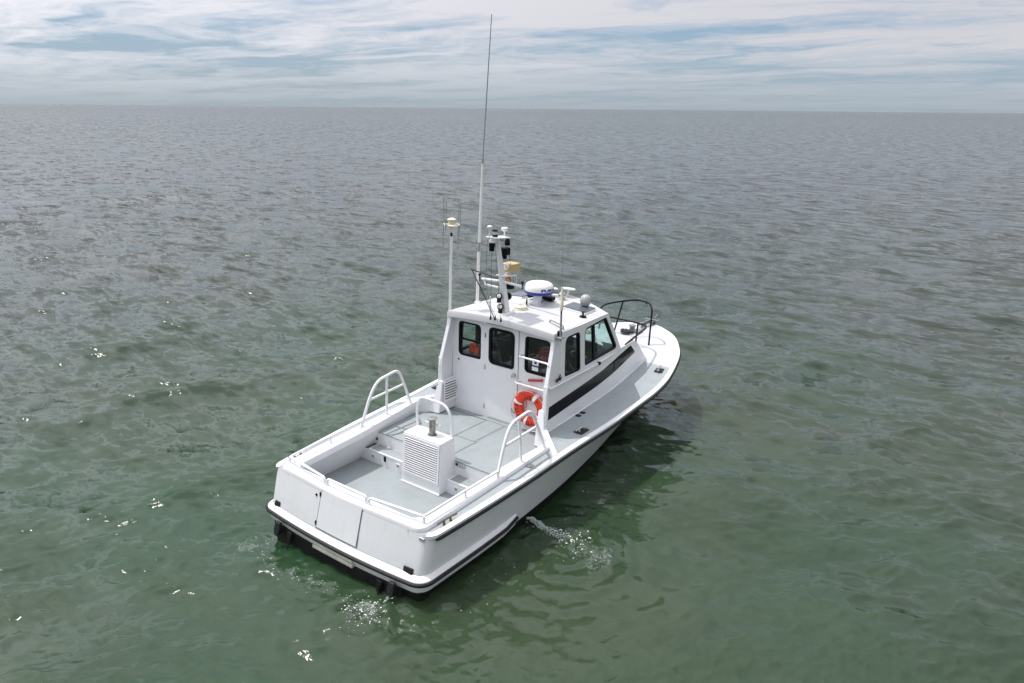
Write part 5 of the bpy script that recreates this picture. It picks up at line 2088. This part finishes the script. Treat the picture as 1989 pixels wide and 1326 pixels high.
def froth_patch(x0, x1, y0_, y1_, wfun, step=0.03):
    xs_ = np.arange(x0, x1, step)
    ys_ = np.arange(y0_, y1_, step)
    gx, gy = np.meshgrid(xs_, ys_, indexing='ij')
    hz_, ax_, ay_, _ = sea(gx.ravel(), gy.ravel())
    co_ = np.stack([gx.ravel() + ax_, gy.ravel() + ay_, hz_ + 0.006], 1)
    n1_, n2_ = len(xs_), len(ys_)
    me_ = bpy.data.meshes.new('foam')
    me_.from_pydata(co_.tolist(), [], [(i * n2_ + k, (i + 1) * n2_ + k, (i + 1) * n2_ + k + 1, i * n2_ + k + 1) for i in range(n1_ - 1) for k in range(n2_ - 1)])
    a_ = me_.attributes.new('froth', 'FLOAT', 'POINT')
    a_.data.foreach_set('value', np.clip(wfun(gx.ravel(), gy.ravel()), 0, 1).astype(np.float32))
    me_.polygons.foreach_set('use_smooth', [True] * len(me_.polygons))
    me_.materials.append(LACE)
    o = bpy.data.objects.new('foam', me_)
    COL.objects.link(o)
    o['kind'] = 'stuff'
    return o


LACE = lace_mat()
gs = lambda x, y, cx, cy, sx_, sy_: np.exp(-(((x - cx) / sx_) ** 2 + ((y - cy) / sy_) ** 2))
# wash behind the transom and under the two flaps
froth_patch(-1.7, -0.05, -2.0, 2.3, lambda x, y: 0.56 * gs(x, y, -0.62, -1.05, 0.34, 0.32) + 0.42 * gs(x, y, -0.55, 0.2, 0.20, 0.9) + 0.44 * gs(x, y, -0.55, 1.45, 0.34, 0.32))
# outlet trail off the starboard side, and thin froth along the hull
froth_patch(1.2, 6.4, -3.7, -1.35, lambda x, y: 0.78 * gs(x, y, 2.30 + 0.04 * (y + 1.6), -1.85, 0.10, 0.45) + 0.47 * gs(x, y, 2.15, -2.75, 0.45, 0.42) + 0.36 * gs(x, y, 4.0, -1.95 + 0.08 * np.sin(5 * x), 1.2, 0.14) + 0.28 * gs(x, y, 3.2, -2.0, 1.6, 0.5))
fm = MB()
spots = []
for k in range(110):
    t = random.random() ** 0.8
    spots.append((2.33 - 0.06 * t + random.gauss(0, 0.03 + 0.10 * t), -1.55 - 0.9 * t + random.gauss(0, 0.08), random.uniform(0.003, 0.012)))
for k in range(50):
    spots.append((random.uniform(0.0, 6.0), -1.95 + random.gauss(0, 0.35), random.uniform(0.002, 0.007)))
for k in range(110):
    spots.append((-0.60 + random.gauss(0, 0.17), -1.05 + random.gauss(0, 0.17), random.uniform(0.002, 0.009)))
for k in range(90):
    y = random.uniform(-1.0, 1.5)
    spots.append((-0.55 - 0.10 * math.sin(3 * y) + random.gauss(0, 0.10), y, random.uniform(0.002, 0.006)))
spx = np.array([q[0] for q in spots])
spy = np.array([q[1] for q in spots])
sh0 = sea(spx, spy)
for (x, y, r), z, ax_, ay_ in zip(spots, sh0[0], sh0[1], sh0[2]):
    blob(fm, x + ax_, y + ay_, z - 0.001, r * random.uniform(0.8, 2.4), r, r * 0.5, random.uniform(0, 3.14), 7)
fo = fm.build('foam_specks', foam_m, None, smooth=60)
fo['kind'] = 'stuff'
# the falling streams themselves
sm = MB()


def stream(p0, v0, n, jr, r0):
    for k in range(n):
        t = random.random()
        tt = t * 0.30
        p = Vector(p0) + Vector(v0) * tt + Vector((0, 0, -4.9)) * tt * tt
        p += Vector((random.gauss(0, jr), random.gauss(0, jr), random.gauss(0, jr * .6))) * (0.3 + t)
        if p.z < -0.02:
            p.z = random.uniform(-0.01, 0.03)
        r = r0 * random.uniform(0.5, 1.4)
        sm.lathe(p, [(r * .3, -r * 1.6), (r, -r * .3), (r, r * .5), (r * .3, r * 1.5)], 6, axis=(random.gauss(0, .3), random.gauss(0, .3), 1))


pO = bmat((2.22, -1.46, 0.33))
for k in range(60):
    t = k / 59
    tt = t * 0.24
    p = pO + Vector((0.35, -1.5, 0.15)) * tt + Vector((0, 0, -4.9)) * tt * tt
    for q in range(4):
        r = random.uniform(0.006, 0.013)
        pp = p + Vector((random.gauss(0, .012 + .02 * t), random.gauss(0, .012 + .03 * t), random.gauss(0, .010)))
        sm.lathe(pp, [(r * .3, -r * 1.5), (r, -r * .3), (r, r * .5), (r * .3, r * 1.5)], 6, axis=(0.2, -1, -0.8))
pS = bmat((-0.26, -1.14, 0.27))
stream(pS, (-0.9, 0.1, -0.2), 80, 0.03, 0.006)
pP = bmat((-0.26, 1.08, 0.27))
stream(pP, (-0.6, 0.5, -0.1), 35, 0.035, 0.006)
so2 = sm.build('splash', drop_m, None, smooth=60)
so2['kind'] = 'stuff'
